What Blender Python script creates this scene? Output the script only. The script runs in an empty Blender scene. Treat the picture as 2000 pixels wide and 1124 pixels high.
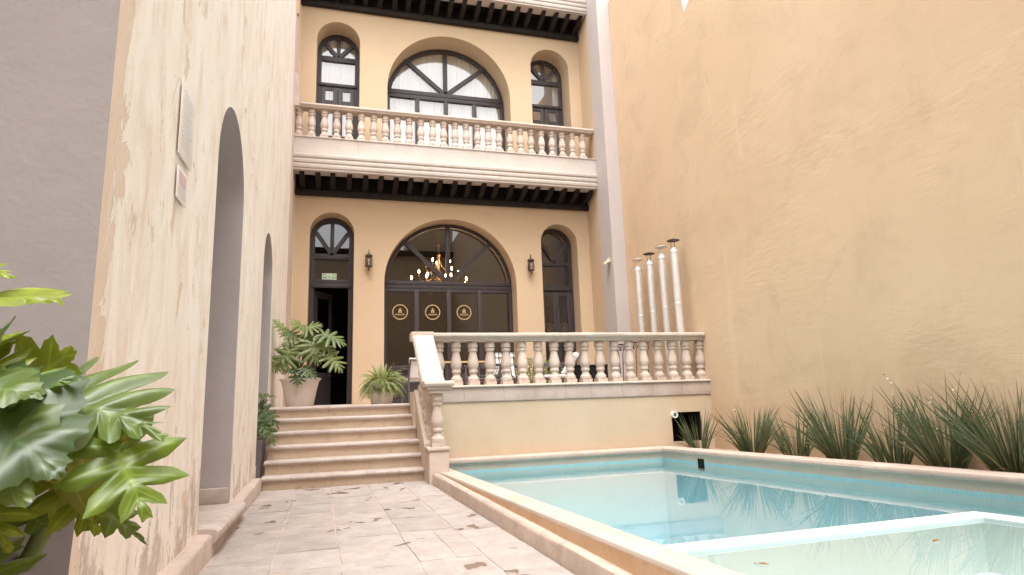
import bpy, bmesh, math, random
from math import sin, cos, pi, sqrt, radians
from mathutils import Vector, Matrix
random.seed(7)
S = bpy.context.scene
COL = S.collection

# ------------------------------------------------------------------ camera
cam = bpy.data.cameras.new('camera'); camo = bpy.data.objects.new('camera', cam); COL.objects.link(camo)
cam.sensor_width = 36.0; cam.lens = 36.0 * 1208.5 / 2000; cam.clip_start = 0.05; cam.clip_end = 600
_f = Vector((0.27179801, 0.94441685, 0.18493961)); _r = Vector((0.9621883, -0.27025542, -0.0339954)); _u = Vector((-0.0178751, -0.18718661, 0.98216172))
M = Matrix((( _r.x, _u.x, -_f.x, 0), (_r.y, _u.y, -_f.y, 0), (_r.z, _u.z, -_f.z, 0.9538), (0, 0, 0, 1)))
camo.matrix_world = M
S.camera = camo

# ------------------------------------------------------------------ sky, sun, exposure
SUN_EL, SUN_AZ = radians(70), radians(192)          # azimuth clockwise from +Y
W = bpy.data.worlds.new('World'); S.world = W; W.use_nodes = True
nt = W.node_tree; nt.nodes.clear()
sky = nt.nodes.new('ShaderNodeTexSky'); sky.sky_type = 'NISHITA'; sky.sun_disc = False
sky.sun_elevation = SUN_EL; sky.sun_rotation = SUN_AZ; sky.air_density = 1.0; sky.dust_density = 4.0; sky.ozone_density = 0.6
hs = nt.nodes.new('ShaderNodeHueSaturation'); hs.inputs['Saturation'].default_value = 0.10
bg = nt.nodes.new('ShaderNodeBackground'); bg.inputs['Strength'].default_value = 0.15
wo = nt.nodes.new('ShaderNodeOutputWorld')
nt.links.new(sky.outputs[0], hs.inputs['Color']); nt.links.new(hs.outputs[0], bg.inputs['Color']); nt.links.new(bg.outputs[0], wo.inputs['Surface'])
sl = bpy.data.lights.new('sun', 'SUN'); sl.energy = 0.5; sl.angle = radians(40); sl.color = (1.0, 0.94, 0.86)
so = bpy.data.objects.new('sun', sl); COL.objects.link(so)
sd = Vector((sin(SUN_AZ) * cos(SUN_EL), cos(SUN_AZ) * cos(SUN_EL), sin(SUN_EL)))
so.rotation_euler = sd.to_track_quat('Z', 'Y').to_euler()
S.view_settings.view_transform = 'Standard'; S.view_settings.look = 'None'
S.view_settings.exposure = 1.92; S.view_settings.gamma = 1.0
S.cycles.max_bounces = 10; S.cycles.diffuse_bounces = 6; S.cycles.transparent_max_bounces = 12; S.cycles.glossy_bounces = 4
S.cycles.use_denoising = True
S.cycles.caustics_reflective = False; S.cycles.caustics_refractive = False

# ------------------------------------------------------------------ materials
class NT:
    def __init__(s, name):
        s.m = bpy.data.materials.new(name); s.m.use_nodes = True; s.t = s.m.node_tree; s.t.nodes.clear()
        s.out = s.n('ShaderNodeOutputMaterial')
        s.obj = s.n('ShaderNodeTexCoord').outputs['Object']
        s.geo = s.n('ShaderNodeNewGeometry').outputs['Position']
    def n(s, k, **kw):
        x = s.t.nodes.new(k)
        for a, v in kw.items(): setattr(x, a, v)
        return x
    def l(s, a, b): s.t.links.new(a, b)
    def mapv(s, scale, src=None, loc=(0, 0, 0)):
        x = s.n('ShaderNodeMapping'); x.inputs['Scale'].default_value = scale; x.inputs['Location'].default_value = loc
        s.l(src or s.geo, x.inputs['Vector']); return x.outputs[0]
    def noise(s, scale, detail=6, rough=.6, vec=None, dist=0):
        x = s.n('ShaderNodeTexNoise'); x.inputs['Scale'].default_value = scale; x.inputs['Detail'].default_value = detail
        x.inputs['Roughness'].default_value = rough; x.inputs['Distortion'].default_value = dist
        s.l(vec or s.geo, x.inputs['Vector']); return x.outputs['Fac']
    def ramp(s, fac, stops):
        x = s.n('ShaderNodeValToRGB'); e = x.color_ramp.elements
        while len(e) < len(stops): e.new(0.5)
        for i, (p, c) in enumerate(stops):
            e[i].position = p; e[i].color = (*c, 1) if hasattr(c, '__len__') else (c, c, c, 1)
        s.l(fac, x.inputs[0]); return x.outputs[0]
    def mix(s, fac, a, b, mode='MIX'):
        x = s.n('ShaderNodeMix', data_type='RGBA', blend_type=mode)
        for k, v in ((0, fac), (6, a), (7, b)):
            if hasattr(v, 'is_output'): s.l(v, x.inputs[k])
            elif k == 0: x.inputs[0].default_value = v
            else: x.inputs[k].default_value = (*v, 1)
        return x.outputs[2]
    def math(s, op, a, b=0.0, clamp=False):
        x = s.n('ShaderNodeMath', operation=op); x.use_clamp = clamp
        for k, v in ((0, a), (1, b)):
            if hasattr(v, 'is_output'): s.l(v, x.inputs[k])
            else: x.inputs[k].default_value = v
        return x.outputs[0]
    def bump(s, h, strength, dist=.01):
        x = s.n('ShaderNodeBump'); x.inputs['Strength'].default_value = strength; x.inputs['Distance'].default_value = dist
        s.l(h, x.inputs['Height']); return x.outputs[0]
    def bsdf(s, col, rough=.8, normal=None, spec=.3, metal=0.0):
        x = s.n('ShaderNodeBsdfPrincipled')
        for k, v in (('Base Color', col), ('Roughness', rough), ('Metallic', metal), ('Specular IOR Level', spec)):
            if hasattr(v, 'is_output'): s.l(v, x.inputs[k])
            else: x.inputs[k].default_value = (*v, 1) if hasattr(v, '__len__') else v
        if normal: s.l(normal, x.inputs['Normal'])
        s.l(x.outputs[0], s.out.inputs[0]); return x
    def schlick(s, f0, nrm=None):
        lw = s.n('ShaderNodeLayerWeight'); lw.inputs['Blend'].default_value = .5
        if nrm: s.l(nrm, lw.inputs['Normal'])
        return s.math('ADD', s.math('MULTIPLY', s.math('POWER', lw.outputs['Facing'], 5.0), 1 - f0), f0)
    def attr(s, name='Col'):
        return s.n('ShaderNodeAttribute', attribute_name=name).outputs['Color']

def plaster(name, base, light, dark, scale=.5, bump=.25, blotch=.5, streak=0.0):
    N = NT(name)
    c = N.mix(N.ramp(N.noise(scale, 7, .6), [(.35, 0.0), (.7, 1.0)]), base, light)
    c = N.mix(N.math('MULTIPLY', N.ramp(N.noise(scale * 3.1, 6, .65), [(.5, 0.0), (.75, 1.0)]), blotch), c, dark)
    if streak:
        st = N.noise(1.0, 6, .6, N.mapv((4.5, 4.5, .22)))
        c = N.mix(N.math('MULTIPLY', N.ramp(st, [(.56, 0.0), (.72, 1.0)]), streak), c, light)
    h = N.math('ADD', N.noise(5, 8, .6), N.math('MULTIPLY', N.noise(38, 4, .5), .25))
    N.bsdf(c, .85, N.bump(h, bump, .02), .2)
    return N.m

def wallpeel():
    N = NT('peeling_limewash')
    sx = N.n('ShaderNodeSeparateXYZ'); N.l(N.geo, sx.inputs[0])
    a = N.noise(1.0, 9, .68, N.mapv((1.7, 1.7, .9)), .5)
    b = N.noise(1.0, 9, .7, N.mapv((4.2, 4.2, 1.3), loc=(3, 1, 5)), .7)
    c = N.mix(N.ramp(a, [(.36, 0.0), (.62, 1.0)]), (.87, .81, .745), (.905, .875, .835))
    c = N.mix(N.math('MULTIPLY', N.ramp(b, [(.48, 0.0), (.66, 1.0)]), .6), c, (.72, .58, .45))
    st = N.noise(1.0, 8, .72, N.mapv((12, 12, 2.4), loc=(2, 5, 0)), .5)
    c = N.mix(N.math('MULTIPLY', N.ramp(st, [(.57, 0.0), (.70, 1.0)]), .26), c, (.70, .56, .44))
    w = N.noise(1.0, 9, .68, N.mapv((3.2, 3.2, 1.35), loc=(7, 2, 1)), .8)          # bare ochre patches
    near = N.math('MULTIPLY', N.math('SUBTRACT', 3.09, sx.outputs['Y']), .85, True)
    low = N.math('MULTIPLY', N.math('SUBTRACT', 1.0, sx.outputs['Z']), .06, True)
    k = N.math('ADD', N.math('ADD', w, near), low)
    c = N.mix(N.math('MULTIPLY', N.ramp(k, [(.61, 0.0), (.625, 1.0)]), .62), c, (.66, .50, .365))
    g = N.noise(1.0, 9, .72, N.mapv((3.2, 3.2, 1.3), loc=(1, 9, 4)), .4)
    lo2 = N.math('MULTIPLY', N.math('SUBTRACT', 1.0, sx.outputs['Z']), .15, True)
    c = N.mix(N.math('MULTIPLY', N.ramp(N.math('ADD', g, lo2), [(.655, 0.0), (.67, 1.0)]), .75), c, (.52, .45, .42))
    chip = N.noise(1.0, 9, .8, N.mapv((17, 17, 9), loc=(5, 5, 2)))
    c = N.mix(N.math('MULTIPLY', N.ramp(chip, [(.615, 0.0), (.64, 1.0)]), .55), c, (.60, .45, .33))
    h = N.math('ADD', N.math('MULTIPLY', b, .8), N.math('ADD', N.math('MULTIPLY', N.ramp(chip, [(.645, 1.0), (.67, 0.0)]), .3), N.math('MULTIPLY', N.ramp(k, [(.61, 1.0), (.625, 0.0)]), .45)))
    h = N.math('ADD', h, N.math('MULTIPLY', N.noise(30, 6, .65), .25))
    N.bsdf(c, .9, N.bump(h, .55, .022), .15)
    return N.m

def stone(name, a, b, dark, scale=3.0, bump=.3, rough=.8):
    N = NT(name)
    c = N.mix(N.ramp(N.noise(scale, 7, .65), [(.35, 0.0), (.65, 1.0)]), a, b)
    c = N.mix(N.math('MULTIPLY', N.ramp(N.noise(scale * 4.3, 6, .7), [(.56, 0.0), (.74, 1.0)]), .6), c, dark)
    c = N.mix(N.math('MULTIPLY', N.ramp(N.noise(90, 3, .6), [(.6, 0.0), (.7, 1.0)]), .25), c, dark)
    rnd = N.n('ShaderNodeObjectInfo').outputs['Random']
    c = N.mix(1.0, c, N.ramp(rnd, [(0.0, (.90, .89, .88)), (1.0, (1.06, 1.05, 1.04))]), 'MULTIPLY')
    c = N.mix(N.math('MULTIPLY', N.ramp(N.noise(1.0, 6, .65, N.mapv((9, 9, 2.2))), [(.58, 0.0), (.72, 1.0)]), .35), c, dark)
    h = N.math('ADD', N.noise(14, 8, .65), N.math('MULTIPLY', N.noise(70, 4, .6), .4))
    N.bsdf(c, rough, N.bump(h, bump, .008), .25)
    return N.m

def paving():
    N = NT('worn_flagstone')
    col = N.attr()
    c = N.mix(N.ramp(N.noise(4.5, 9, .7), [(.35, 0.0), (.68, 1.0)]), (.32, .275, .25), (.43, .38, .352))
    c = N.mix(.55, c, col, 'MULTIPLY'); 
    c = N.mix(N.math('MULTIPLY', N.ramp(N.noise(26, 8, .7), [(.52, 0.0), (.72, 1.0)]), .45), c, (.25, .195, .17))
    c = N.mix(N.math('MULTIPLY', N.ramp(N.noise(1.6, 6, .6), [(.56, 0.0), (.7, 1.0)]), .3), c, (.58, .40, .30))
    pud = N.noise(1.0, 3, .5, N.mapv((3.0, 3.3, 1), loc=(2.2, .7, 0)), .5)
    wet = N.ramp(pud, [(.632, 0.0), (.655, 1.0)])
    c = N.mix(N.math('MULTIPLY', wet, .8), c, (.17, .105, .075))
    r = N.math('SUBTRACT', .78, N.math('MULTIPLY', wet, .55))
    h = N.math('ADD', N.noise(11, 9, .7), N.math('MULTIPLY', N.noise(48, 5, .65), .45))
    N.bsdf(c, r, N.bump(h, .45, .02), .35)
    return N.m

def simple(name, col, rough=.6, metal=0.0, spec=.4, var=.12, bscale=30, bump=.0):
    N = NT(name)
    f = N.ramp(N.noise(9, 6, .6), [(.3, 0.0), (.7, 1.0)])
    c = N.mix(f, tuple(x * (1 - var) for x in col), tuple(min(1, x * (1 + var)) for x in col))
    nrm = N.bump(N.noise(bscale, 5, .6), bump, .005) if bump else None
    N.bsdf(c, rough, nrm, spec, metal)
    return N.m

def wood(name, a, b, rough=.45, spec=.4):
    N = NT(name)
    n = N.noise(1.0, 7, .65, N.mapv((30, 30, 2.5)))
    c = N.mix(N.ramp(n, [(.35, 0.0), (.7, 1.0)]), a, b)
    N.bsdf(c, rough, N.bump(n, .15, .004), spec)
    return N.m

def glass(name, f0=.085, tint=(.80, .80, .78), wav=.02):
    N = NT(name)
    tr = N.n('ShaderNodeBsdfTransparent'); tr.inputs[0].default_value = (*tint, 1)
    gl = N.n('ShaderNodeBsdfGlossy'); gl.inputs['Roughness'].default_value = 0.0; gl.inputs['Color'].default_value = (1, 1, 1, 1)
    nb = N.bump(N.noise(.9, 2, .5), wav, .05); N.l(nb, gl.inputs['Normal'])
    mx = N.n('ShaderNodeMixShader'); N.l(N.schlick(f0), mx.inputs[0]); N.l(tr.outputs[0], mx.inputs[1]); N.l(gl.outputs[0], mx.inputs[2])
    N.l(mx.outputs[0], N.out.inputs[0]); return N.m

def water():
    N = NT('still_pool_water')
    h = N.math('ADD', N.noise(1.5, 3, .5), N.math('MULTIPLY', N.noise(7.0, 3, .5), .22))
    nb = N.bump(h, .032, .05)
    tr = N.n('ShaderNodeBsdfTransparent'); tr.inputs[0].default_value = (.86, .95, .95, 1)
    gl = N.n('ShaderNodeBsdfGlossy'); gl.inputs['Roughness'].default_value = 0.015; gl.inputs['Color'].default_value = (1, 1, 1, 1); N.l(nb, gl.inputs['Normal'])
    mx = N.n('ShaderNodeMixShader'); N.l(N.schlick(.025, nb), mx.inputs[0]); N.l(tr.outputs[0], mx.inputs[1]); N.l(gl.outputs[0], mx.inputs[2])
    N.l(mx.outputs[0], N.out.inputs[0]); return N.m

def tile(name, a, b, grout, s=28.0):
    N = NT(name)
    sx = N.n('ShaderNodeSeparateXYZ'); N.l(N.geo, sx.inputs[0])
    hor = N.math('ADD', N.math('ADD', sx.outputs['X'], sx.outputs['Y']), 0.0)
    g = None
    for q in (hor, sx.outputs['Z']):
        f = N.math('FRACT', N.math('MULTIPLY', q, s))
        k = N.ramp(f, [(.0, 1.0), (.1, 0.0), (.9, 0.0), (1.0, 1.0)])
        g = k if g is None else N.math('MAXIMUM', g, k)
    c = N.mix(N.ramp(N.noise(12, 4, .6), [(.3, 0.0), (.7, 1.0)]), a, b)
    c = N.mix(N.math('MULTIPLY', g, .55), c, grout)
    N.bsdf(c, .3, None, .5); return N.m

def leafmat(name, trans=.35, rough=.42, spec=.45):
    N = NT(name)
    col = N.attr()
    c = N.mix(N.math('MULTIPLY', N.ramp(N.noise(14, 5, .6), [(.4, 0.0), (.7, 1.0)]), .35), col, (.03, .05, .015), 'MIX')
    p = N.bsdf(c, rough, N.bump(N.noise(25, 4, .5), .1, .004), spec)
    t = N.n('ShaderNodeBsdfTranslucent'); N.l(N.mix(.5, c, (.35, .42, .04), 'MIX'), t.inputs[0])
    mx = N.n('ShaderNodeMixShader'); mx.inputs[0].default_value = trans
    N.l(p.outputs[0], mx.inputs[1]); N.l(t.outputs[0], mx.inputs[2]); N.l(mx.outputs[0], N.out.inputs[0])
    return N.m

def emit(name, col, st):
    N = NT(name); e = N.n('ShaderNodeEmission'); e.inputs[0].default_value = (*col, 1); e.inputs[1].default_value = st
    N.l(e.outputs[0], N.out.inputs[0]); return N.m

def cloth(name, col):
    N = NT(name)
    p = N.bsdf(col, .9, None, .1)
    t = N.n('ShaderNodeBsdfTranslucent'); t.inputs[0].default_value = (*col, 1)
    mx = N.n('ShaderNodeMixShader'); mx.inputs[0].default_value = .4
    N.l(p.outputs[0], mx.inputs[1]); N.l(t.outputs[0], mx.inputs[2]); N.l(mx.outputs[0], N.out.inputs[0]); return N.m

def plaid():
    N = NT('plaid_cushion_fabric')
    sx = N.n('ShaderNodeSeparateXYZ'); N.l(N.obj, sx.inputs[0])
    f = N.math('FRACT', N.math('MULTIPLY', sx.outputs['X'], 6.6))
    k = N.ramp(f, [(.0, .85), (.32, .85), (.35, .16), (.48, .16), (.52, .60), (.78, .60), (.82, .16), (1.0, .16)])
    g = N.math('FRACT', N.math('MULTIPLY', sx.outputs['Z'], 4.2))
    k2 = N.ramp(g, [(.0, 1.0), (.70, 1.0), (.74, .45), (1.0, .45)])
    c = N.mix(1.0, k, k2, 'MULTIPLY'); c = N.mix(.25, c, (.75, .68, .55), 'MULTIPLY')
    N.bsdf(c, .9, None, .1); return N.m

T_OCH = plaster('ochre_plaster', (.575, .43, .285), (.605, .46, .31), (.535, .39, .25), .5, .12, .45, .22)
def roughwall():
    N = NT('weathered_ochre_render')
    sx = N.n('ShaderNodeSeparateXYZ'); N.l(N.geo, sx.inputs[0])
    c = N.mix(N.ramp(N.noise(.35, 8, .62), [(.35, 0.0), (.68, 1.0)]), (.62, .45, .292), (.67, .50, .338))
    c = N.mix(N.math('MULTIPLY', N.ramp(N.noise(1.3, 8, .7, None, .6), [(.50, 0.0), (.66, 1.0)]), .55), c, (.535, .39, .255))
    c = N.mix(N.math('MULTIPLY', N.ramp(N.noise(1.0, 5, .55, N.mapv((1.6, 2.4, .30), loc=(0, 3, 1)), .4), [(.62, 0.0), (.70, 1.0)]), .5), c, (.69, .545, .38))
    c = N.mix(N.math('MULTIPLY', N.ramp(N.noise(2.1, 7, .62, N.mapv((1, 1, 1.4), loc=(4, 8, 2)), .8), [(.63, 0.0), (.66, 1.0)]), .28), c, (.66, .53, .375))
    c = N.mix(N.math('MULTIPLY', N.ramp(N.noise(6.5, 9, .75, N.mapv((1, 1, 1.5))), [(.64, 0.0), (.72, 1.0)]), .35), c, (.50, .36, .24))
    damp = N.math('ADD', N.math('MULTIPLY', N.math('SUBTRACT', .75, sx.outputs['Z']), .35, True), N.math('MULTIPLY', N.math('SUBTRACT', N.noise(2.6, 7, .65), .5), .35))
    c = N.mix(N.math('MULTIPLY', N.ramp(damp, [(.10, 0.0), (.24, 1.0)]), .45), c, (.46, .335, .225))
    patch = N.ramp(N.noise(.8, 3, .5, N.mapv((1, 1, 1), loc=(5, 1, 3))), [(.46, .08), (.62, 1.0)])
    trow = N.noise(1.0, 7, .6, N.mapv((6, 4, 12)), .35)
    h = N.math('ADD', N.math('MULTIPLY', N.math('MULTIPLY', trow, patch), 1.1), N.math('ADD', N.noise(1.7, 4, .5), N.math('MULTIPLY', N.noise(45, 4, .55), .15)))
    N.bsdf(c, .8, N.bump(h, .20, .03), .22)
    return N.m
T_WALL = roughwall()
T_TER = plaster('pale_ochre_plaster', (.54, .42, .30), (.58, .46, .34), (.49, .375, .265), .9, .25, .6, .25)
T_GREY = plaster('grey_plaster', (.305, .272, .266), (.335, .30, .292), (.275, .243, .237), 1.1, .22, .5)
T_PEEL = wallpeel()
T_LIN = plaster('light_grey_plaster', (.43, .39, .39), (.47, .43, .43), (.385, .345, .345), 1.3, .3, .5)
T_PIER = plaster('pale_grey_pier_paint', (.50, .445, .43), (.535, .48, .465), (.465, .41, .395), .8, .12, .4)
T_PINK = plaster('pale_pink_plaster', (.66, .53, .45), (.72, .60, .52), (.60, .46, .38), 1.2, .2, .5)
T_CANT = stone('carved_cantera_stone', (.545, .445, .38), (.61, .52, .455), (.40, .30, .25), 2.6, .25)
T_CORN = stone('cornice_stone', (.455, .395, .355), (.51, .45, .405), (.35, .285, .25), 2.2, .2)
T_BLOCK = stone('grey_pink_stone_blocks', (.50, .395, .35), (.58, .475, .425), (.36, .27, .23), 2.4, .3)
T_STEP = stone('step_stone', (.43, .36, .325), (.56, .485, .44), (.24, .18, .15), 4.2, .5)
T_RISER = stone('step_riser_plaster', (.55, .43, .315), (.61, .495, .385), (.28, .205, .16), 1.7, .35)
T_COP = stone('pool_coping', (.47, .385, .325), (.54, .46, .40), (.50, .37, .30), 2.2, .15, .7)
T_NOSE = stone('rounded_coping_stone', (.49, .37, .315), (.58, .455, .39), (.37, .27, .22), 3.0, .2, .7)
T_KERB = stone('kerb_stone', (.44, .35, .305), (.54, .445, .395), (.36, .265, .215), 3.2, .35)
T_MOULD = stone('stained_kerb_stone', (.40, .31, .26), (.50, .40, .34), (.24, .175, .14), 4.0, .4)
T_TANB = stone('stained_ochre_plaster', (.56, .37, .22), (.62, .44, .29), (.42, .27, .16), 3.5, .25)
T_MORT = stone('mortar', (.42, .335, .30), (.47, .385, .345), (.30, .225, .19), 6, .4)
T_PAVE = paving()
T_SOIL = stone('dry_soil', (.32, .22, .155), (.42, .30, .215), (.16, .11, .08), 7, .8, .95)
T_WOOD = wood('dark_window_timber', (.040, .032, .034), (.062, .050, .052), .42)
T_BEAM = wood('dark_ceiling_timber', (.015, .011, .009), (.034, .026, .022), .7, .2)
T_GLASS = glass('window_glass', .20, (.98, .98, .98))
T_GLASSD = glass('door_glass', .10, (.55, .5, .46), .015)
T_WATER = water()
T_BASIN = stone('aqua_pool_render', (.42, .615, .68), (.47, .655, .715), (.38, .575, .645), 1.0, .05, .6)
T_SHAL = stone('pale_shallow_pool_render', (.575, .62, .605), (.63, .665, .65), (.52, .57, .555), .7, .05, .6)
T_TILE = tile('aqua_mosaic_band', (.27, .50, .55), (.34, .56, .60), (.56, .68, .68))
T_BEIGE = stone('beige_pool_render', (.60, .49, .40), (.66, .55, .455), (.48, .39, .32), 3.0, .15, .7)
T_WHITE = stone('white_pool_tile', (.54, .645, .675), (.61, .705, .725), (.52, .56, .54), 4, .05, .45)
T_STEEL = simple('galvanised_sheet', (.80, .78, .76), .36, .55, .5, .06, 20, .06)
T_SOOT = simple('sooty_sheet', (.16, .125, .115), .55, .6, .4, .3)
T_IRON = simple('aged_iron', (.12, .10, .092), .5, .6, .4, .25, 60, .1)
T_POT = stone('off_white_pot', (.72, .645, .59), (.78, .71, .66), (.62, .52, .46), 2.2, .12, .7)
T_GPOT = simple('dark_grey_planter_fibre', (.145, .128, .135), .6, 0, .3, .12, 40, .1)
T_LEAF = leafmat('philodendron_leaf', .35, .34, .5)
T_IRIS = leafmat('sword_leaf', .15, .55, .3)
T_FERN = leafmat('fern_frond', .35, .55, .25)
T_STEM = simple('green_stem', (.10, .13, .03), .55, 0, .3, .3)
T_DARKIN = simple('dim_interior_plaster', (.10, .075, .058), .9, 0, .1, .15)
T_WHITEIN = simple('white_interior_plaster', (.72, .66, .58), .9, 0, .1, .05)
T_CURT = cloth('sheer_curtain', (.88, .84, .77))
T_GOLD = simple('gold_vinyl', (.54, .39, .20), .4, .0, .4, .1)
T_DGOLD = simple('faded_gold_vinyl', (.20, .14, .07), .5, 0, .3, .1)
T_BRASS = simple('brass', (.62, .42, .20), .3, .9, .5, .1)
T_BULB = emit('lit_candle_bulb', (1.0, .76, .46), 34)
T_PAPER = simple('white_sign_board', (.80, .77, .74), .5, 0, .3, .03)
T_PRINT = simple('faded_blue_print', (.52, .53, .60), .6, 0, .3, .05)
T_PINKP = simple('pink_print', (.72, .38, .47), .6, 0, .3, .05)
T_GREEN = simple('green_sign_print', (.18, .50, .25), .4, 0, .4, .05)
T_SIGNW = simple('pale_sign_film', (.72, .76, .62), .4, 0, .4, .03)
T_CREAM = simple('cream_plastic', (.72, .66, .50), .45, 0, .4, .04)
T_PLAID = plaid()
T_SLING = simple('white_sling_fabric', (.74, .70, .68), .8, 0, .1, .03)
T_GFRAME = simple('grey_painted_metal', (.14, .125, .13), .45, .3, .4, .1)
T_BLACK = simple('black_cloth', (.012, .011, .011), .8, 0, .2, .2)
T_WTOP = wood('light_wood_top', (.50, .33, .15), (.58, .40, .20), .5)
T_LGLASS = glass('lantern_glass', .05, (.95, .92, .88), .1)
T_DLEAF = simple('dry_leaf', (.22, .11, .03), .7, 0, .2, .3)
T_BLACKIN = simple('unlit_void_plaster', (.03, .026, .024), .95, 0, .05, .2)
T_PVC = simple('white_pvc', (.78, .77, .74), .35, 0, .4, .02)
T_PETAL = simple('pale_petal', (.62, .56, .42), .7, 0, .2, .05)
T_WHITEP = simple('matte_white_patch', (.90, .88, .85), .9, 0, .1, .02)  # plain matte white, only for the patch high on the ochre wall

# ------------------------------------------------------------------ mesh helpers
class MB:
    def __init__(s): s.v = []; s.f = []; s.sm = []; s.col = None
    def add(s, vs, fs, smooth=False, color=None):
        o = len(s.v); s.v += [tuple(x) for x in vs]
        for f in fs: s.f.append(tuple(i + o for i in f)); s.sm.append(smooth)
        if color is not None or s.col is not None:
            if s.col is None: s.col = [(1, 1, 1)] * o
            if color is None: color = (1, 1, 1)
            if isinstance(color, list): s.col += color
            else: s.col += [color] * len(vs)
        return s
    def box(s, x0, x1, y0, y1, z0, z1, bev=0.0):
        if bev <= 0:
            s.add([(x0,y0,z0),(x1,y0,z0),(x1,y1,z0),(x0,y1,z0),(x0,y0,z1),(x1,y0,z1),(x1,y1,z1),(x0,y1,z1)],
                  [(0,3,2,1),(4,5,6,7),(0,1,5,4),(1,2,6,5),(2,3,7,6),(3,0,4,7)])
        else:
            bm = bmesh.new(); bmesh.ops.create_cube(bm, size=1)
            for v in bm.verts:
                v.co = Vector(((x0+x1)/2+v.co.x*(x1-x0), (y0+y1)/2+v.co.y*(y1-y0), (z0+z1)/2+v.co.z*(z1-z0)))
            bmesh.ops.bevel(bm, geom=bm.edges[:], offset=bev, segments=2, affect='EDGES', profile=.6)
            s.bm(bm)
        return s
    def bm(s, bm, smooth=False):
        bm.verts.index_update()
        s.add([v.co[:] for v in bm.verts], [[v.index for v in f.verts] for f in bm.faces], smooth); bm.free(); return s
    def obox(s, c, ax, ay, az, hx, hy, hz):
        c, ax, ay, az = Vector(c), Vector(ax).normalized(), Vector(ay).normalized(), Vector(az).normalized()
        P = [c + ax*a*hx + ay*b*hy + az*d*hz for d in (-1,1) for a, b in ((-1,-1),(1,-1),(1,1),(-1,1))]
        return s.add(P, [(0,3,2,1),(4,5,6,7),(0,1,5,4),(1,2,6,5),(2,3,7,6),(3,0,4,7)])
    def bar(s, p, q, w, d, nrm=(0,1,0)):       # rectangular bar p->q, width w in the plane, depth d along nrm
        p, q = Vector(p), Vector(q); a = (q-p).normalized(); n = Vector(nrm).normalized(); b = a.cross(n)
        return s.obox((p+q)/2, a, b, n, (q-p).length/2, w/2, d/2)
    def lathe(s, prof, c=(0,0,0), n=20, shear=0.0, cap=True, sx=1.0, sy=1.0):
        vs = []; fs = []
        for r, z in prof:
            for k in range(n):
                a = 2*pi*k/n; x = r*cos(a)*sx; y = r*sin(a)*sy
                vs.append((c[0]+x, c[1]+y, c[2]+z+shear*y))
        m = len(prof)
        for i in range(m-1):
            for k in range(n):
                fs.append((i*n+k, i*n+(k+1)%n, (i+1)*n+(k+1)%n, (i+1)*n+k))
        if cap: fs += [tuple(range(n-1,-1,-1)), tuple((m-1)*n+k for k in range(n))]
        return s.add(vs, fs, True)
    def tube(s, pts, r, n=8, cap=True, color=None):
        pts = [Vector(p) for p in pts]; m = len(pts); rs = r if hasattr(r, '__len__') else [r]*m
        vs = []; fs = []; up = Vector((0,0,1)); last = None
        for i, p in enumerate(pts):
            t = (pts[min(i+1,m-1)] - pts[max(i-1,0)])
            t = t.normalized() if t.length > 1e-9 else Vector((0,0,1))
            if last is None:
                a = t.orthogonal().normalized()
            else:
                a = last - t*last.dot(t); a = a.normalized() if a.length > 1e-6 else t.orthogonal().normalized()
            last = a; b = t.cross(a)
            for k in range(n):
                q = 2*pi*k/n; vs.append(p + a*cos(q)*rs[i] + b*sin(q)*rs[i])
        for i in range(m-1):
            for k in range(n): fs.append((i*n+k, i*n+(k+1)%n, (i+1)*n+(k+1)%n, (i+1)*n+k))
        if cap: fs += [tuple(range(n-1,-1,-1)), tuple((m-1)*n+k for k in range(n))]
        return s.add(vs, fs, True, color)
    def sweep(s, path, prof, zf=None, smooth=False, closed=True, caps=True, jit=0.0):
        # path: xy polyline, prof: (offset to the right of travel, z); zf(x,y) adds to z
        P = [Vector((a[0], a[1])) for a in path]; m = len(P); k = len(prof); vs = []; fs = []
        for i, p in enumerate(P):
            d1 = (P[i]-P[i-1]).normalized() if i else (P[1]-P[0]).normalized()
            d2 = (P[i+1]-P[i]).normalized() if i < m-1 else d1
            n1 = Vector((d1.y,-d1.x)); n2 = Vector((d2.y,-d2.x)); n = (n1+n2); n = n/ (n.dot(n1)) if n.length > 1e-6 else n1
            for o, z in prof:
                q = p + n*o; vs.append((q.x + random.uniform(-jit,jit), q.y, z + (zf(q.x,q.y) if zf else 0) + random.uniform(-jit,jit)))
        kk = k if closed else k-1
        for i in range(m-1):
            for j in range(kk):
                a = i*k+j; b = i*k+(j+1)%k; fs.append((a, a+k, b+k, b))
        if caps and closed: fs += [tuple(range(k)), tuple((m-1)*k+j for j in range(k-1,-1,-1))]
        return s.add(vs, fs, smooth)
    def mesh(s, name, mat, auto=38):
        me = bpy.data.meshes.new(name); me.from_pydata(s.v, [], s.f)
        me.polygons.foreach_set('use_smooth', [bool(x) for x in s.sm])
        if s.col is not None:
            a = me.color_attributes.new('Col', 'FLOAT_COLOR', 'POINT')
            flat = []
            for c in s.col: flat += [c[0], c[1], c[2], 1]
            a.data.foreach_set('color', flat)
        for m in (mat if isinstance(mat, (list, tuple)) else [mat]): me.materials.append(m)
        bm = bmesh.new(); bm.from_mesh(me); bmesh.ops.recalc_face_normals(bm, faces=bm.faces[:]); bm.to_mesh(me); bm.free()
        if auto: me.set_sharp_from_angle(angle=radians(auto))
        me.update(); return me
    def build(s, name, mat, parent=None, auto=38, loc=None):
        o = bpy.data.objects.new(name, s.mesh(name, mat, auto)); COL.objects.link(o)
        if parent: o.parent = parent; 
        if loc: o.location = loc
        elif parent:
            w = wloc(parent); o.location = (-w[0], -w[1], -w[2])
        return o
def wloc(o):
    p = Vector(o.location)
    while o.parent: o = o.parent; p += Vector(o.location)
    return p
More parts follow.
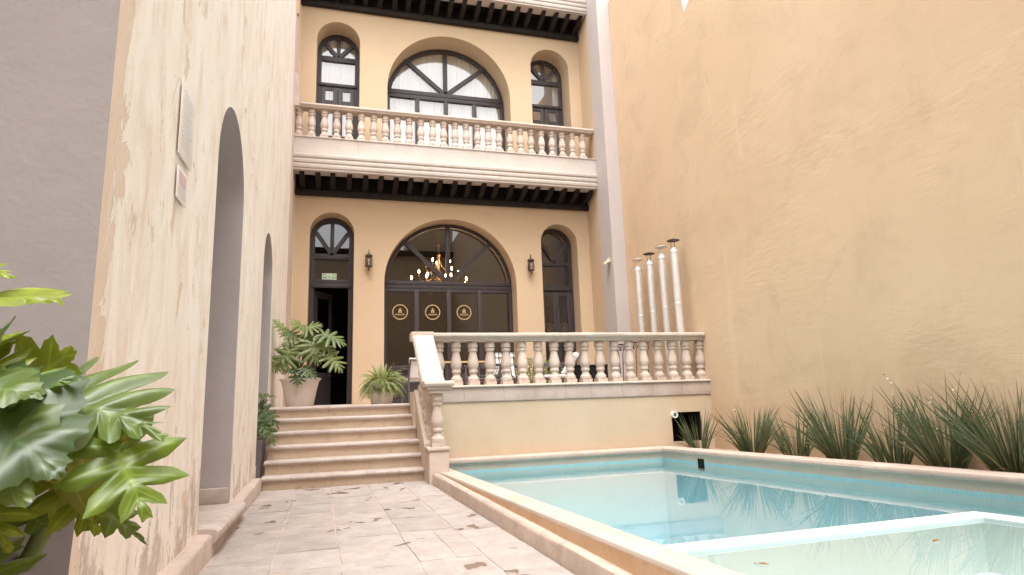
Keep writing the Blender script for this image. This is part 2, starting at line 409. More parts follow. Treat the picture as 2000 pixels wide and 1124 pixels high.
def tag(o, label=None, cat=None, group=None, kind=None):
    for k, v in (('label', label), ('category', cat), ('group', group), ('kind', kind)):
        if v: o[k] = v
    return o
def thing(name, label, cat, loc=(0,0,0), group=None):
    o = bpy.data.objects.new(name, None); COL.objects.link(o); o.location = loc; o.empty_display_size = .1
    return tag(o, label, cat, group)
def structure(o): o['kind'] = 'structure'; return o
def copy_child(o, parent, loc=None):
    c = o.copy(); COL.objects.link(c); c.parent = parent
    if loc: c.location = loc
    return c
def copy_tree(root, loc, label, group=None, rz=0.0, scale=None):
    r = root.copy(); COL.objects.link(r); r.location = loc; r.rotation_euler = (0,0,rz); r['label'] = label
    if scale: r.scale = scale
    if group: r['group'] = group
    for ch in root.children:
        c = ch.copy(); COL.objects.link(c); c.parent = r
        for g in ch.children:
            d = g.copy(); COL.objects.link(d); d.parent = c
    return r

# ------------------------------------------------------------------ layout (metres)
GS = 0.022
def fz(x, y): return GS * (y - 7.8)                       # the path falls gently towards the viewer
XK, XW = -.84, -.94                                       # kerb face, arcade wall face
def lm(y): return 1.243 - .0624 * (y - 7)                 # pool kerb foot
def lco(y): return 1.351 - .0624 * (y - 7)                # pool coping, outer edge
def lci(y): return 1.572 - .0624 * (y - 7)                # pool coping, inner edge
def rci(y): return 5.251 - .128 * (y - 7)                 # far right coping, inner edge
def rw(y): return 6.0765 + (.0515 if y > 9.276 else -.03) * (y - 9.276)                 # right wall face
def rp(y): return 5.640 + .0515 * (y - 7)                 # pier face
YT, YB, YF = 9.276, 12.973, 13.75
ZT = 1.02

# ------------------------------------------------------------------ ground and path
g = MB().add([(-150,-150,-1.6),(150,-150,-1.6),(150,150,-1.6),(-150,150,-1.6)], [(0,1,2,3)]).build('ground', T_SOIL); structure(g)
mo = MB()
ys = [-7 + 15.5*i/30 for i in range(31)]
vs = []
for y in ys: vs += [(-3.6, y, fz(0,y) - .006), (lm(y) + .05, y, fz(0,y) - .006)]
mo.add(vs, [(2*i, 2*i+1, 2*i+3, 2*i+2) for i in range(30)])
mo.build('path_bed', T_MORT); structure(bpy.data.objects['path_bed'])
pv = MB(); pv.col = []
def slab(x0f, x1f, y0, y1, left, right):
    gp = .0055
    def X(f, y): return left(y) + f * (right(y) - left(y))
    pts = []
    n = 5
    ring = []
    for i in range(n+1): ring.append((0, i/n))
    for i in range(1, n+1): ring.append((i/n, 1))
    for i in range(1, n+1): ring.append((1, 1 - i/n))
    for i in range(1, n): ring.append((1 - i/n, 0))
    top = []; low = []; dz = random.uniform(-.004, .004); tx = random.uniform(-.006, .006)
    for a, b in ring:
        y = y0 + gp + (y1 - y0 - 2*gp) * b; x = X(x0f, y) + gp + (X(x1f, y) - X(x0f, y) - 2*gp) * a
        x += random.uniform(-.009, .009); y += random.uniform(-.011, .011)
        low.append((x, y, fz(x, y) - .015)); 
        cx, cy = X((x0f+x1f)/2, (y0+y1)/2), (y0+y1)/2
        d = sqrt((x-cx)**2 + (y-cy)**2) + 1e-6
        top.append((x - (x-cx)/d*.005, y - (y-cy)/d*.005, fz(x, y) + dz + tx*(a-.5) + random.uniform(-.002,.001)))
    k = len(ring); t = random.uniform(.86, 1.12); w = random.uniform(-.03, .03)
    cc = (t*(1+w), t, t*(1-w))
    pv.add(low + top, [(i, (i+1) % k, k+(i+1) % k, k+i) for i in range(k)] + [tuple(range(k, 2*k))], False, cc)
cuts = [0, .20, .40, .625, .83, 1.0]
for c in range(5):
    y = -6.9 + random.uniform(-.3, .2)
    while y < 8.42:
        h = random.uniform(.45, 1.05) if c in (1, 2, 3) else random.uniform(.5, 1.3)
        y1 = min(y + h, 8.42)
        if 8.42 - y1 < .25: y1 = 8.42
        if random.random() < .22 and c in (2, 3):
            m_ = (cuts[c] + cuts[c+1]) / 2 + random.uniform(-.03, .03)
            slab(cuts[c], m_, y, y1, lambda q: XK, lm); slab(m_, cuts[c+1], y, y1, lambda q: XK, lm)
        else:
            slab(cuts[c], cuts[c+1], y, y1, lambda q: XK, lm)
        y = y1
y = -6.9
while y < 2.7:                                              # paving left of the wall corner
    y1 = min(y + random.uniform(.6, 1.1), 2.75); slab(0, .5, y, y1, lambda q: -3.6, lambda q: XK); slab(.5, 1, y, y1, lambda q: -3.6, lambda q: XK); y = y1
pth = pv.build('path', T_PAVE); structure(pth)

# ------------------------------------------------------------------ wall with arched openings
def arch_pts(u0, u1, spring, n=28):
    c = (u0+u1)/2; r = (u1-u0)/2
    return [(c - r*cos(pi*i/n), spring + r*sin(pi*i/n)) for i in range(n+1)]
def arch_wall(mb, jb, place, u0, u1, z0, z1, ops, depth, nz=1):
    # place(u, d, z) -> xyz; ops: (ua, ub, zb, spring)
    def q(a, b, c, d): mb.add([place(a[0],0,a[1]), place(b[0],0,b[1]), place(c[0],0,c[1]), place(d[0],0,d[1])], [(0,1,2,3)])
    u = u0
    for ua, ub, zb, sp in sorted(ops):
        q((u,z0),(ua,z0),(ua,z1),(u,z1))
        if zb > z0: q((ua,z0),(ub,z0),(ub,zb),(ua,zb))
        P = arch_pts(ua, ub, sp)
        for (xa, za), (xb, zb2) in zip(P, P[1:]): q((xa,za),(xb,zb2),(xb,z1),(xa,z1))
        ring = [(ua, zb)] + P + [(ub, zb)]
        vs = []; 
        for a, z in ring: vs += [place(a,0,z), place(a,depth,z)]
        jb.add(vs, [(2*i, 2*i+1, 2*i+3, 2*i+2) for i in range(len(ring)-1)], True)
        if zb > z0: jb.add([place(ua,0,zb), place(ub,0,zb), place(ub,depth,zb), place(ua,depth,zb)], [(0,1,2,3)])
        u = ub
    q((u,z0),(u1,z0),(u1,z1),(u,z1))

# ------------------------------------------------------------------ left arcade wall
aw = thing('arcade_wall', 'tall cream arcade wall with peeling limewash and two grey-lined arches', 'wall', (XW, 7, 0))
wm = MB(); jm = MB()
arch_wall(wm, jm, lambda u, d, z: (XW - d, u, z), 2.80, 12.32, -.2, 9.6, [(5.15, 6.60, .13, 2.975), (8.55, 9.70, .30, 2.875)], .95)
wm.add([(XW,2.8,9.6),(XW,12.32,9.6),(XW-2.6,12.32,9.6),(XW-2.6,2.8,9.6)], [(0,1,2,3)])
wall_o = wm.build('wall', T_PEEL, aw)
jm.build('arch_lining', T_LIN, aw)
em = MB().add([(XW,2.8,-.2),(XW-4.2,2.8,-.2),(XW-4.2,2.8,9.6),(XW,2.8,9.6)], [(0,1,2,3)])
em.build('end_wall', T_GREY, aw)
bk = MB().add([(XW-2.2,2.8,-.2),(XW-2.2,12.32,-.2),(XW-2.2,12.32,4.2),(XW-2.2,2.8,4.2)], [(0,1,2,3)])
bk.add([(XW-.95,2.8,.12),(XW-.95,12.32,.12),(XW-2.2,12.32,.12),(XW-2.2,2.8,.12)], [(0,1,2,3)])
bk.add([(XW-.95,2.8,4.2),(XW-.95,12.32,4.2),(XW-2.2,12.32,4.2),(XW-2.2,2.8,4.2)], [(0,1,2,3)])
bk.add([(XW-.95,12.32,-.2),(XW-2.2,12.32,-.2),(XW-2.2,12.32,4.2),(XW-.95,12.32,4.2)], [(0,1,2,3)])
bk.build('gallery', T_PINK, aw)
sb = MB().box(XW-.94, XW-.004, 6.52, 6.597, .13, .275, .012)
sb.build('skirting_block', T_STEP, aw)
# pilaster strip at the far end, window ledge and scroll up on it
ps = MB().add([(XW+.01,12.32,0),(XW+.01,13.745,0),(XW+.01,13.745,14),(XW+.01,12.32,14)], [(0,1,2,3)])
ps.add([(XW-.02,12.32,0),(XW+.01,12.32,0),(XW+.01,12.32,14),(XW-.02,12.32,14)], [(0,1,2,3)])
ps.build('end_pilaster', T_PINK, aw)
sc = MB()
pr = [(0,7.25),(.10,7.25),(.10,7.55),(.075,7.85),(.06,7.93),(.035,7.99),(0,8.0)]
for a, b in zip(pr, pr[1:]): sc.add([(XW+.01+a[0],12.72,a[1]),(XW+.01+a[0],12.90,a[1]),(XW+.01+b[0],12.90,b[1]),(XW+.01+b[0],12.72,b[1])], [(0,1,2,3)], True)
sc.add([(XW+.01+a,12.72,z) for a, z in pr], [tuple(range(len(pr)))]); sc.add([(XW+.01+a,12.90,z) for a, z in pr], [tuple(range(len(pr)))])
sc.build('stone_scroll', T_STEP, aw)
br = MB().box(XW+.01, XW+.05, 12.6, 12.72, 9.3, 10.4)
br.build('timber_shutter', T_TANB, aw)

kb = MB()
ny = 26
kb.sweep([(XK, 8.36 - (8.36-2.8)*i/ny) for i in range(ny+1)], [(0,-.2),(0,.135),(.012,.153),(.03,.16),(.11,.16),(.11,-.2)], fz, jit=.0025)
kb_o = kb.build('kerb', T_KERB); structure(kb_o)
ts = MB()
pts = [(-.86, 6.66), (-.86, 6.2), (-.858, 5.8), (-.855, 5.3), (-.86, 5.165)]
prof = [(0.03,.03),(-.035,.035),(-.058,.055),(-.064,.08),(-.058,.11),(-.035,.13),(.03,.137),(.5,.137),(.5,.03)]
ts.sweep(pts, prof, None, True, jit=.003)
tso = ts.build('threshold_slab', T_STEP)
tag(tso, 'worn stone threshold slab with rounded nose under the larger grey arch', 'threshold')

# ------------------------------------------------------------------ right wall, pier
cw = thing('courtyard_wall', 'tall smooth ochre courtyard wall behind the pool-side sword plants', 'wall', (rw(3), 3, 0))
m = MB()
m.sweep([(rw(-7),-7),(rw(9.276),9.276),(rw(12.32),12.32)], [(0,-.5),(0,10.5),(.4,10.5),(.4,-.5)])
m.build('wall', T_WALL, cw)
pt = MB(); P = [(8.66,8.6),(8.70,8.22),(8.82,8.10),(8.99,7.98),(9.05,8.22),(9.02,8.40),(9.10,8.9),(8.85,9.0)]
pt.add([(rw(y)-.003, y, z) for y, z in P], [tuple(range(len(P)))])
pt.build('white_patch', T_WHITEP, cw)  # irregular flat white patch laid just proud of the wall face
pier = thing('pier', 'pale grey painted pier between the balcony and the ochre wall', 'pier', (rp(12.3), 12.3, 0))
m = MB(); 
ya, yb_ = 12.325, 12.985
m.add([(rp(ya),ya,0),(rw(ya)+.3,ya,0),(rw(yb_)+.3,yb_,0),(rp(yb_),yb_,0),(rp(ya),ya,14),(rw(ya)+.3,ya,14),(rw(yb_)+.3,yb_,14),(rp(yb_),yb_,14)],
      [(0,1,2,3),(4,5,6,7),(0,1,5,4),(1,2,6,5),(2,3,7,6),(3,0,4,7)])
m.build('shaft', T_PIER, pier)

# ------------------------------------------------------------------ main building
B = thing('hacienda_building', 'ochre two-storey hacienda front with arched dark windows and a stone balcony', 'building', (2.5, YF, 0))
wm = MB(); jm = MB()
LOW = [(-.60, .345, ZT, 4.80), (1.006, 4.073, ZT, 3.715), (4.725, 5.66, ZT, 4.785)]
UPP = [(-.553, .42, 6.5, 9.475), (1.06, 4.078, 6.5, 8.44), (4.65, 5.683, 6.5, 9.435)]
pl = lambda u, d, z: (u, YF + d, z)
arch_wall(wm, jm, pl, XW-.2, rp(YF)+.01, .5, 6.1, LOW, .78)
arch_wall(wm, jm, pl, XW-.2, rp(YF)+.01, 6.1, 14.0, UPP, .78)
y0, y1 = 12.985, YF
wm.add([(rp(y0),y0,.5),(rp(y1),y1,.5),(rp(y1),y1,14),(rp(y0),y0,14)], [(0,1,2,3)])
wo_ = wm.build('wall', T_OCH, B)
jm.build('window_reveal', T_OCH, B)
# rooms behind
rm = MB(); x0, x1, y0, y1, z0, z1 = XW-.2, 6.6, YF+.78, 19.5, ZT-.02, 5.9
def room(mb, x0, x1, y0, y1, z0, z1):
    mb.add([(x0,y0,z0),(x1,y0,z0),(x1,y1,z0),(x0,y1,z0),(x0,y0,z1),(x1,y0,z1),(x1,y1,z1),(x0,y1,z1)], [(0,1,2,3),(4,5,6,7),(1,2,6,5),(2,3,7,6),(3,0,4,7)])
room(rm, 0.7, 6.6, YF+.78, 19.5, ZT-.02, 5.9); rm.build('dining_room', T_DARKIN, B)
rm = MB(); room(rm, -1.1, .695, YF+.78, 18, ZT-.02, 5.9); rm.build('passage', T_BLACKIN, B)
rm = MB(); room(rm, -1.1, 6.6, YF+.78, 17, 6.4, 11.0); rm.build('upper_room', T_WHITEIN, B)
# outer shell so that nothing leaks
sh = MB().box(XW-.3, 6.8, YF+5.9, YF+6.1, 0, 14); sh.box(XW-.3, 6.8, YF+.79, YF+6, 11.2, 11.4)
sh.box(XW-.45, XW-.25, YF+.01, YF+6, 0, 14); sh.box(6.65, 6.85, YF+.01, YF+6, 0, 14); sh.box(XW-.24, 6.64, YF+.79, YF+5.9, 5.95, 6.35)
sh.build('rear_shell', T_OCH, B)

def frame(name, u0, u1, zb, spring, y, fw, parts, mat=T_WOOD, ring_d=.075):
    # arched timber frame: ring + bars
    mb = MB(); n = 28; c = (u0+u1)/2; r = (u1-u0)/2; ri = r - fw
    out = [(u0, zb)] + [(c - r*cos(pi*i/n), spring + r*sin(pi*i/n)) for i in range(n+1)] + [(u1, zb)]
    inn = [(u0+fw, zb)] + [(c - ri*cos(pi*i/n), spring + ri*sin(pi*i/n)) for i in range(n+1)] + [(u1-fw, zb)]
    vs = []
    for (a, z), (b, w) in zip(out, inn): vs += [(a,y,z),(b,y,w),(b,y+ring_d,w),(a,y+ring_d,z)]
    fs = []
    for i in range(len(out)-1):
        for k in range(4): fs.append((4*i+k, 4*i+4+k, 4*i+4+(k+1)%4, 4*i+(k+1)%4))
    mb.add(vs, fs)
    for b in parts:
        if b[0] == 'h': _, a0, a1, z0, z1, pr = b; mb.box(a0, a1, y-pr, y+.06, z0, z1, .006)
        elif b[0] == 'v': _, a0, a1, z0, z1, pr = b; mb.box(a0, a1, y-pr, y+.06, z0, z1, .006)
        elif b[0] == 's': _, p, q, w, pr = b; mb.bar((p[0], y+.025-pr/2, p[1]), (q[0], y+.025-pr/2, q[1]), w, .062+pr)
    return mb.build(name, mat, B)
def arch_sheet(u0, u1, zb, spring, y, n=28):
    c = (u0+u1)/2; r = (u1-u0)/2
    P = [(u0, zb)] + [(c - r*cos(pi*i/n), spring + r*sin(pi*i/n)) for i in range(n+1)] + [(u1, zb)]
    return MB().add([(a, y, z) for a, z in P], [tuple(range(len(P)))])
def spokes(c, zc, r, w, pr=.0, angs=(45, 90, 135)):
    return [('s', (c, zc), (c + r*cos(radians(a)), zc + r*sin(radians(a))), w, pr) for a in angs]

# ---- lower middle window
y = YF + .41
win = frame('arched_window', 1.012, 4.067, ZT, 3.715, y, .085,
    [('h', 1.05, 4.03, 3.745, 3.835, .02), ('h', 1.05, 4.03, 3.655, 3.742, .008)]
    + [('v', a-.05, a+.05, ZT+.02, 3.653, .006) for a in (1.772, 2.525, 3.266)]
    + [('h', 1.09, 1.72, 3.575, 3.653, .0), ('h', 1.824, 2.473, 3.575, 3.653, .0), ('h', 2.577, 3.214, 3.575, 3.653, .0), ('h', 3.318, 3.985, 3.575, 3.653, .0)]
    + [('v', 2.468, 2.568, 3.836, 5.16, .012)]
    + spokes(2.518, 3.80, 1.46, .10, .004, (44, 136))
    + [('h', 1.08, 4.0, 1.765, 1.885, .018)])
arch_sheet(1.05, 4.03, 1.80, 3.715, y+.045).build('pane', T_GLASSD, win)
pn = MB()
for a, b in ((1.09,1.72),(1.824,2.473),(2.577,3.214),(3.318,3.985)):
    pn.box(a, b, y+.02, y+.05, ZT+.02, 1.78); pn.box(a+.1, b-.1, y+.005, y+.03, ZT+.15, 1.66, .012)
pn.build('lower_panel', T_WOOD, win)
def emblem(x, z, y, r, parent, mat=None):
    e = MB(); n = 40; r2 = r*.875
    vs = []
    for i in range(n):
        a = 2*pi*i/n; vs += [(x+r*cos(a), y, z+r*sin(a)), (x+r2*cos(a), y, z+r2*sin(a))]
    e.add(vs, [(2*i, 2*i+1, (2*i+3) % (2*n), (2*i+2) % (2*n)) for i in range(n)])
    def rc(a, b, c, d): e.add([(x+a*r,y,z+c*r),(x+b*r,y,z+c*r),(x+b*r,y,z+d*r),(x+a*r,y,z+d*r)], [(0,1,2,3)])
    def tri(a, b, c, d): e.add([(x+a*r,y,z+c*r),(x+b*r,y,z+c*r),(x+(a+b)/2*r,y,z+d*r)], [(0,1,2)])
    rc(-.20,-.09,-.12,.22); rc(.09,.20,-.12,.22); rc(-.07,.07,.10,.34); rc(-.075,-.03,-.12,.09); rc(.03,.075,-.12,.09)
    tri(-.21,-.08,.22,.40); tri(.08,.21,.22,.40); tri(-.08,.08,.34,.62)
    for a, b in ((-.40,-.34),(-.31,-.25),(.25,.31),(.34,.40)): rc(a, b, -.20, -.15)
    q = -.60
    for wdt in (.09,.11,.08,.10,.10,.07,.09,.05,.08,.09,.10): rc(q, q+wdt, -.38, -.27); q += wdt + .022
    rc(-.34,.34,-.47,-.45)
    return e.build('emblem', mat or T_GOLD, parent)
for ex in (1.397, 2.147, 2.89): emblem(ex, 3.114, y+.038, .178, win)
# ---- lower left doorway
y = YF + .41
dw = frame('arched_doorway', -.597, .342, ZT, 4.80, y, .10,
    [('h', -.5, .245, 4.295, 4.42, .008), ('h', -.56, .31, 3.64, 3.73, .03), ('h', -.5, .245, 3.73, 3.83, .004), ('v', -.17, -.085, 4.42, 5.19, .006)]
    + spokes(-.128, 4.40, .62, .085, .002, (56, 124)))
arch_sheet(-.52, .265, 3.75, 4.80, y+.045).build('pane', T_GLASSD, dw)
# open leaf, swung inwards on the left jamb
lf = MB(); hx, hy = -.49, y+.08; ang = radians(58); ax = Vector((cos(ang), sin(ang), 0)); an = Vector((-sin(ang), cos(ang), 0))
def leafbox(a0, a1, z0, z1, t=.022): lf.obox(Vector((hx,hy,0)) + ax*(a0+a1)/2 + Vector((0,0,(z0+z1)/2)), ax, an, (0,0,1), (a1-a0)/2, t, (z1-z0)/2)
LW = .70
leafbox(0, .11, ZT+.03, 3.6); leafbox(LW-.11, LW, ZT+.03, 3.6); leafbox(.11, LW-.11, ZT+.03, ZT+.2); leafbox(.11, LW-.11, 1.62, 1.78); leafbox(.11, LW-.11, 3.45, 3.6); leafbox(.11, LW-.11, ZT+.2, 1.62, .01)
lo = lf.build('door_leaf', T_WOOD, B)
gp = MB(); c_ = Vector((hx,hy,0)) + ax*LW/2 + Vector((0,0,2.6)); gp.obox(c_, ax, an, (0,0,1), (LW-.24)/2, .003, .82); gp.build('pane', T_GLASSD, lo)
hd = MB(); hp = Vector((hx,hy,1.72)) + ax*(LW-.055) - an*.03
hd.lathe([(.03,-.006),(.03,.006)], (hp.x,hp.y,hp.z), 12); hd.tube([hp, hp-an*.04, hp-an*.045-ax*.11], .009, 8); hd.build('handle', T_BRASS, lo)
th = MB().box(-.62, .36, YF-.12, YF+.5, ZT, ZT+.045, .012); th.build('door_sill', T_STEP, B)
# ---- lower right door
y = YF + .41
rd = frame('arched_double_door', 4.728, 5.657, ZT, 4.785, y, .10,
    [('h', 4.82, 5.56, 4.285, 4.395, .008), ('h', 4.78, 5.61, 3.665, 3.735, .035), ('h', 4.82, 5.56, 3.735, 3.80, .004)]
    + spokes(5.19, 4.37, .64, .07, .002, (57, 123)))
arch_sheet(4.80, 5.58, 3.75, 4.785, y+.045).build('pane', T_GLASSD, rd)
for a0, a1, hs_ in ((4.83, 5.19, 1), (5.196, 5.555, -1)):
    d = MB(); d.box(a0, a0+.075, y-.004, y+.04, ZT+.02, 3.64, .004); d.box(a1-.075, a1, y-.004, y+.04, ZT+.02, 3.64, .004)
    d.box(a0+.076, a1-.076, y, y+.036, 3.53, 3.64); d.box(a0+.076, a1-.076, y, y+.036, 1.75, 1.9); d.box(a0+.076, a1-.076, y, y+.036, ZT+.02, ZT+.18); d.box(a0+.076, a1-.076, y+.012, y+.03, ZT+.18, 1.75)
    dl = d.build('door_leaf', T_WOOD, B)
    g_ = MB().add([(a0+.07,y+.02,1.89),(a1-.07,y+.02,1.89),(a1-.07,y+.02,3.54),(a0+.07,y+.02,3.54)], [(0,1,2,3)]); g_.build('pane', T_GLASSD, dl)
    emblem((a0+a1)/2, 2.76, y+.014, .095, dl, T_DGOLD)
# ---- upper windows
y = YF + .57
um = frame('arched_window', 1.066, 4.072, 6.5, 8.44, y, .10,
    [('h', 1.10, 4.04, 8.60, 8.71, .018), ('h', 1.10, 4.04, 8.50, 8.598, .006)]
    + [('v', a-.052, a+.052, 6.52, 8.498, .006) for a in (1.838, 2.556, 3.290)]
    + [('v', 2.495, 2.60, 8.712, 9.88, .010)] + spokes(2.548, 8.68, 1.36, .10, .004, (40, 140)) + [('h', 1.13, 4.0, 7.02, 7.12, .01)])
um.name = 'arched_window'
arch_sheet(1.10, 4.04, 6.5, 8.44, y+.045).build('pane', T_GLASS, um)
def curtain(a0, a1, zb, zt, y, parent, f=26.0, spring=None):
    n = int((a1-a0)*90); nz = 6; vs = []; fs = []
    ph = random.random()*6
    for k in range(nz+1):
        z = zt + (zb-zt)*k/nz; am = .008 + .014*k/nz
        for i in range(n+1):
            x = a0 + (a1-a0)*i/n
            vs.append((x, y + am*sin(x*f*2.2 + ph + 1.3*sin(x*5)) + .012*sin(x*f*.7+ph), z))
    for k in range(nz):
        for i in range(n): fs.append((k*(n+1)+i, k*(n+1)+i+1, (k+1)*(n+1)+i+1, (k+1)*(n+1)+i))
    return MB().add(vs, fs, True).build('curtain', T_CURT, parent, auto=0)
curtain(1.0, 2.545, 6.45, 10.3, y+.16, um); curtain(2.552, 4.2, 6.45, 10.3, y+.16, um)
def upper_door(u0, u1, spring, top_r, cur):
    y = YF + .52; c = (u0+u1)/2; w = u1-u0
    f = frame('arched_balcony_door', u0+.003, u1-.003, 6.5, spring, y, .095,
        [('h', u0+.09, u1-.09, 9.235, 9.36, .006), ('h', u0+.04, u1-.04, 8.575, 8.645, .035), ('v', c-.045, c+.045, 9.36, spring+w/2-.09, .004)]
        + spokes(c, 9.34, .60, .085, .002, (48, 132)))
    arch_sheet(u0+.08, u1-.08, 8.62, spring, y+.045).build('pane', T_GLASS, f)
    for a0, a1 in ((u0+.10, c-.012), (c+.012, u1-.10)):
        d = MB(); s_ = .10
        d.box(a0, a0+s_, y, y+.045, 6.5, 8.57, .004); d.box(a1-s_, a1, y, y+.045, 6.5, 8.57, .004)
        for z0, z1 in ((8.47,8.57),(8.10,8.22),(7.2,7.32),(6.5,6.72)): d.box(a0+s_, a1-s_, y+.002, y+.043, z0, z1)
        d.box(a0+s_, a1-s_, y+.014, y+.034, 6.72, 7.2)
        dl = d.build('door_leaf', T_WOOD, B)
        MB().add([(a0+s_-.01,y+.024,7.3),(a1-s_+.01,y+.024,7.3),(a1-s_+.01,y+.024,8.48),(a0+s_-.01,y+.024,8.48)], [(0,1,2,3)]).build('pane', T_GLASS, dl)
    for a0, a1 in cur: curtain(a0, a1, 6.45, 10.2, y+.15, f, 30)
    return f
upper_door(-.553, .42, 9.475, 0, [(-.62, .5)])
upper_door(4.65, 5.683, 9.435, 0, [(5.46, 5.75)])

# ---- balcony and eave
BAL = [(.083,0),(.083,.0597),(.0895,.0625),(.0905,.085),(.088,.108),(.076,.116),(.067,.125),(.058,.15),(.053,.172),(.053,.182),(.066,.187),(.0715,.205),(.070,.226),(.063,.235),(.066,.25),(.077,.27),(.0845,.30),(.086,.326),(.083,.36),(.073,.41),(.062,.46),(.055,.50),(.053,.513),(.068,.519),(.0735,.538),(.071,.558),(.061,.566),(.060,.573),(.078,.578),(.0795,.60),(.077,.622),(.072,.626),(.075,.632),(.071,.65),(.058,.672)]
def baluster_mesh(shear=0.0):
    mb = MB(); b = .083
    mb.add([(-b,-b,-.0-shear*b),(b,-b,-shear*b),(b,b,shear*b),(-b,b,shear*b),(-b,-b,.06-shear*b),(b,-b,.06-shear*b),(b,b,.06+shear*b),(-b,b,.06+shear*b)],
           [(0,3,2,1),(4,5,6,7),(0,1,5,4),(1,2,6,5),(2,3,7,6),(3,0,4,7)])
    mb.lathe(BAL[2:], (0,0,0), 20, shear)
    return mb.mesh('baluster', T_CANT, 42)
BMESH = baluster_mesh()
def baluster(x, y, z, parent, me=None):
    o = bpy.data.objects.new('baluster', me or BMESH); COL.objects.link(o); o.parent = parent
    w = wloc(parent); o.location = (x-w.x, y-w.y, z-w.z); o.rotation_euler = (random.uniform(-.008,.008), random.uniform(-.008,.008), random.choice((0, pi/2, pi, -pi/2)) + random.uniform(-.03,.03)) if me is None else (0,0,0); return o
def balcony(dz, name, rail):
    xa, xb = XW+.012, rp(12.975)-.004
    m = MB()
    Z = lambda z: z + dz
    pf = [(.30,6.69),(-.012,6.69),(-.018,6.675),(-.012,6.66),(0,6.655),(0,6.30),(-.006,6.29),(-.03,6.275),(-.036,6.25),(-.03,6.215),(-.012,6.20),(-.006,6.19),(-.022,6.175),(-.027,6.145),(-.022,6.105),(-.004,6.09),(.0,6.08),(-.016,6.065),(-.022,6.03),(-.014,5.99),(.004,5.975),(.004,5.936),(.30,5.936)]
    m.sweep([(xa, YB), ((xa+xb)/2, YB), (xb, YB)], [(-o, Z(z)) for o, z in pf][::-1] if False else [(-o*-1 if False else -o, Z(z)) for o, z in pf], None, False)
    m.box(xa, xb, YB+.301, YF-.005, Z(6.30), Z(6.62)); m.box(xa, xb, YB+.301, YF-.005, Z(6.13), Z(6.16))
    o = m.build(name, T_CORN, B)
    return o
bal = balcony(0, 'balcony', True)
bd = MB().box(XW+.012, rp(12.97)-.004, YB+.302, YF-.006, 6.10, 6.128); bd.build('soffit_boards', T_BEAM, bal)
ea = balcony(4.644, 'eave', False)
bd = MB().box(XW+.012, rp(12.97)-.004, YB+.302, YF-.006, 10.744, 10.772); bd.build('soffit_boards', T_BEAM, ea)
hr = MB()
hp_ = [(-.125,7.373),(-.125,7.39),(-.14,7.40),(-.155,7.425),(-.15,7.455),(-.125,7.472),(-.06,7.48),(.06,7.48),(.125,7.472),(.15,7.455),(.155,7.425),(.14,7.40),(.125,7.39),(.125,7.373)]
hr.sweep([(XW+.012, YB+.15), (2.5, YB+.15), (rp(13)-.004, YB+.15)], hp_)
hr.build('handrail', T_CANT, bal)
for i in range(27):
    x = -.855 + i*.2613
    if x < rp(13)-.05: baluster(x, YB+.15, 6.698, bal)
jprof = [(0,.17),(0,.035),(.03,.012),(.05,.026),(.085,-.012),(.10,.006),(.14,-.042),(.16,-.022),(.20,-.075),(.28,-.115),(.40,-.145),(.55,-.170),(.73,-.188),(.73,.17)]
def joist_mesh():
    mb = MB(); n = len(jprof)
    for s_ in (-.052, .052): pass
    vs = [(-.052, a, z) for a, z in jprof] + [(.052, a, z) for a, z in jprof]
    mb.add(vs, [tuple(range(n)), tuple(range(2*n-1, n-1, -1))] + [(i, (i+1) % n, n+(i+1) % n, n+i) for i in range(n)])
    return mb.mesh('joist', T_BEAM)
JM = joist_mesh()
for par_, dz in ((bal, 0), (ea, 4.644)):
    w = wloc(par_)
    for i in range(21):
        o = bpy.data.objects.new('joist', JM); COL.objects.link(o); o.parent = par_; o.location = (-.78 + i*.331 - w.x + random.uniform(-.015,.015), YB+.03-w.y, 5.93+dz-w.z)
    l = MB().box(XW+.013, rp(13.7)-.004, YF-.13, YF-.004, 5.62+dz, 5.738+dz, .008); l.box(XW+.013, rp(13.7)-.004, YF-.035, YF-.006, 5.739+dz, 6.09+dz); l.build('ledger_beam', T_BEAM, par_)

# ------------------------------------------------------------------ terrace
TR = thing('terrace', 'raised terrace behind the pool with pale ochre retaining wall and stone course', 'terrace', (3.7, YT, 0))
m = MB(); X0, X1 = 1.39, rw(YT)+.02
hx0, hx1, hz0, hz1 = 5.316, 5.85, .262, .728
def q4(mb, x0, x1, z0, z1, y): mb.add([(x0,y,z0),(x1,y,z0),(x1,y,z1),(x0,y,z1)], [(0,1,2,3)])
q4(m, X0, hx0, -.3, 1.006, YT); q4(m, hx1, X1, -.3, 1.006, YT); q4(m, hx0, hx1, -.3, hz0, YT); q4(m, hx0, hx1, hz1, 1.006, YT)
m.build('retaining_wall', T_TER, TR)
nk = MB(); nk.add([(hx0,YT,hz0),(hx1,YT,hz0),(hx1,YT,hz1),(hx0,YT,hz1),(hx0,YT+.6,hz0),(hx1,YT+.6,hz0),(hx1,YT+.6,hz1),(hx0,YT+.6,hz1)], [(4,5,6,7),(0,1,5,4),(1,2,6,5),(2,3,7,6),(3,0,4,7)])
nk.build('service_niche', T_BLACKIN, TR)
cb = MB(); x = 1.41; bl = [.45,.62,.50,.50,.43,.55,.56,.52,.60]; i = 0
while x < X1 - .02:
    x2 = min(x + bl[i % 9], X1 - .005); 
    if X1 - x2 < .15: x2 = X1 - .005
    cb.box(x+.004, x2-.004, YT-.02, YT+.3, 1.010, 1.213, .006); x = x2; i += 1
cb.build('stone_course', T_BLOCK, TR)
mj = MB().box(1.415, X1-.006, YT-.016, YT+.29, 1.007, 1.214); mj.build('mortar_bed', T_MORT, TR)
ld = MB().sweep([(1.39, YT), (3.7, YT), (X1-.004, YT)], [(.035,1.217),(.048,1.224),(.05,1.236),(.042,1.25),(.0,1.256),(-.30,1.256),(-.30,1.217)], None, True)
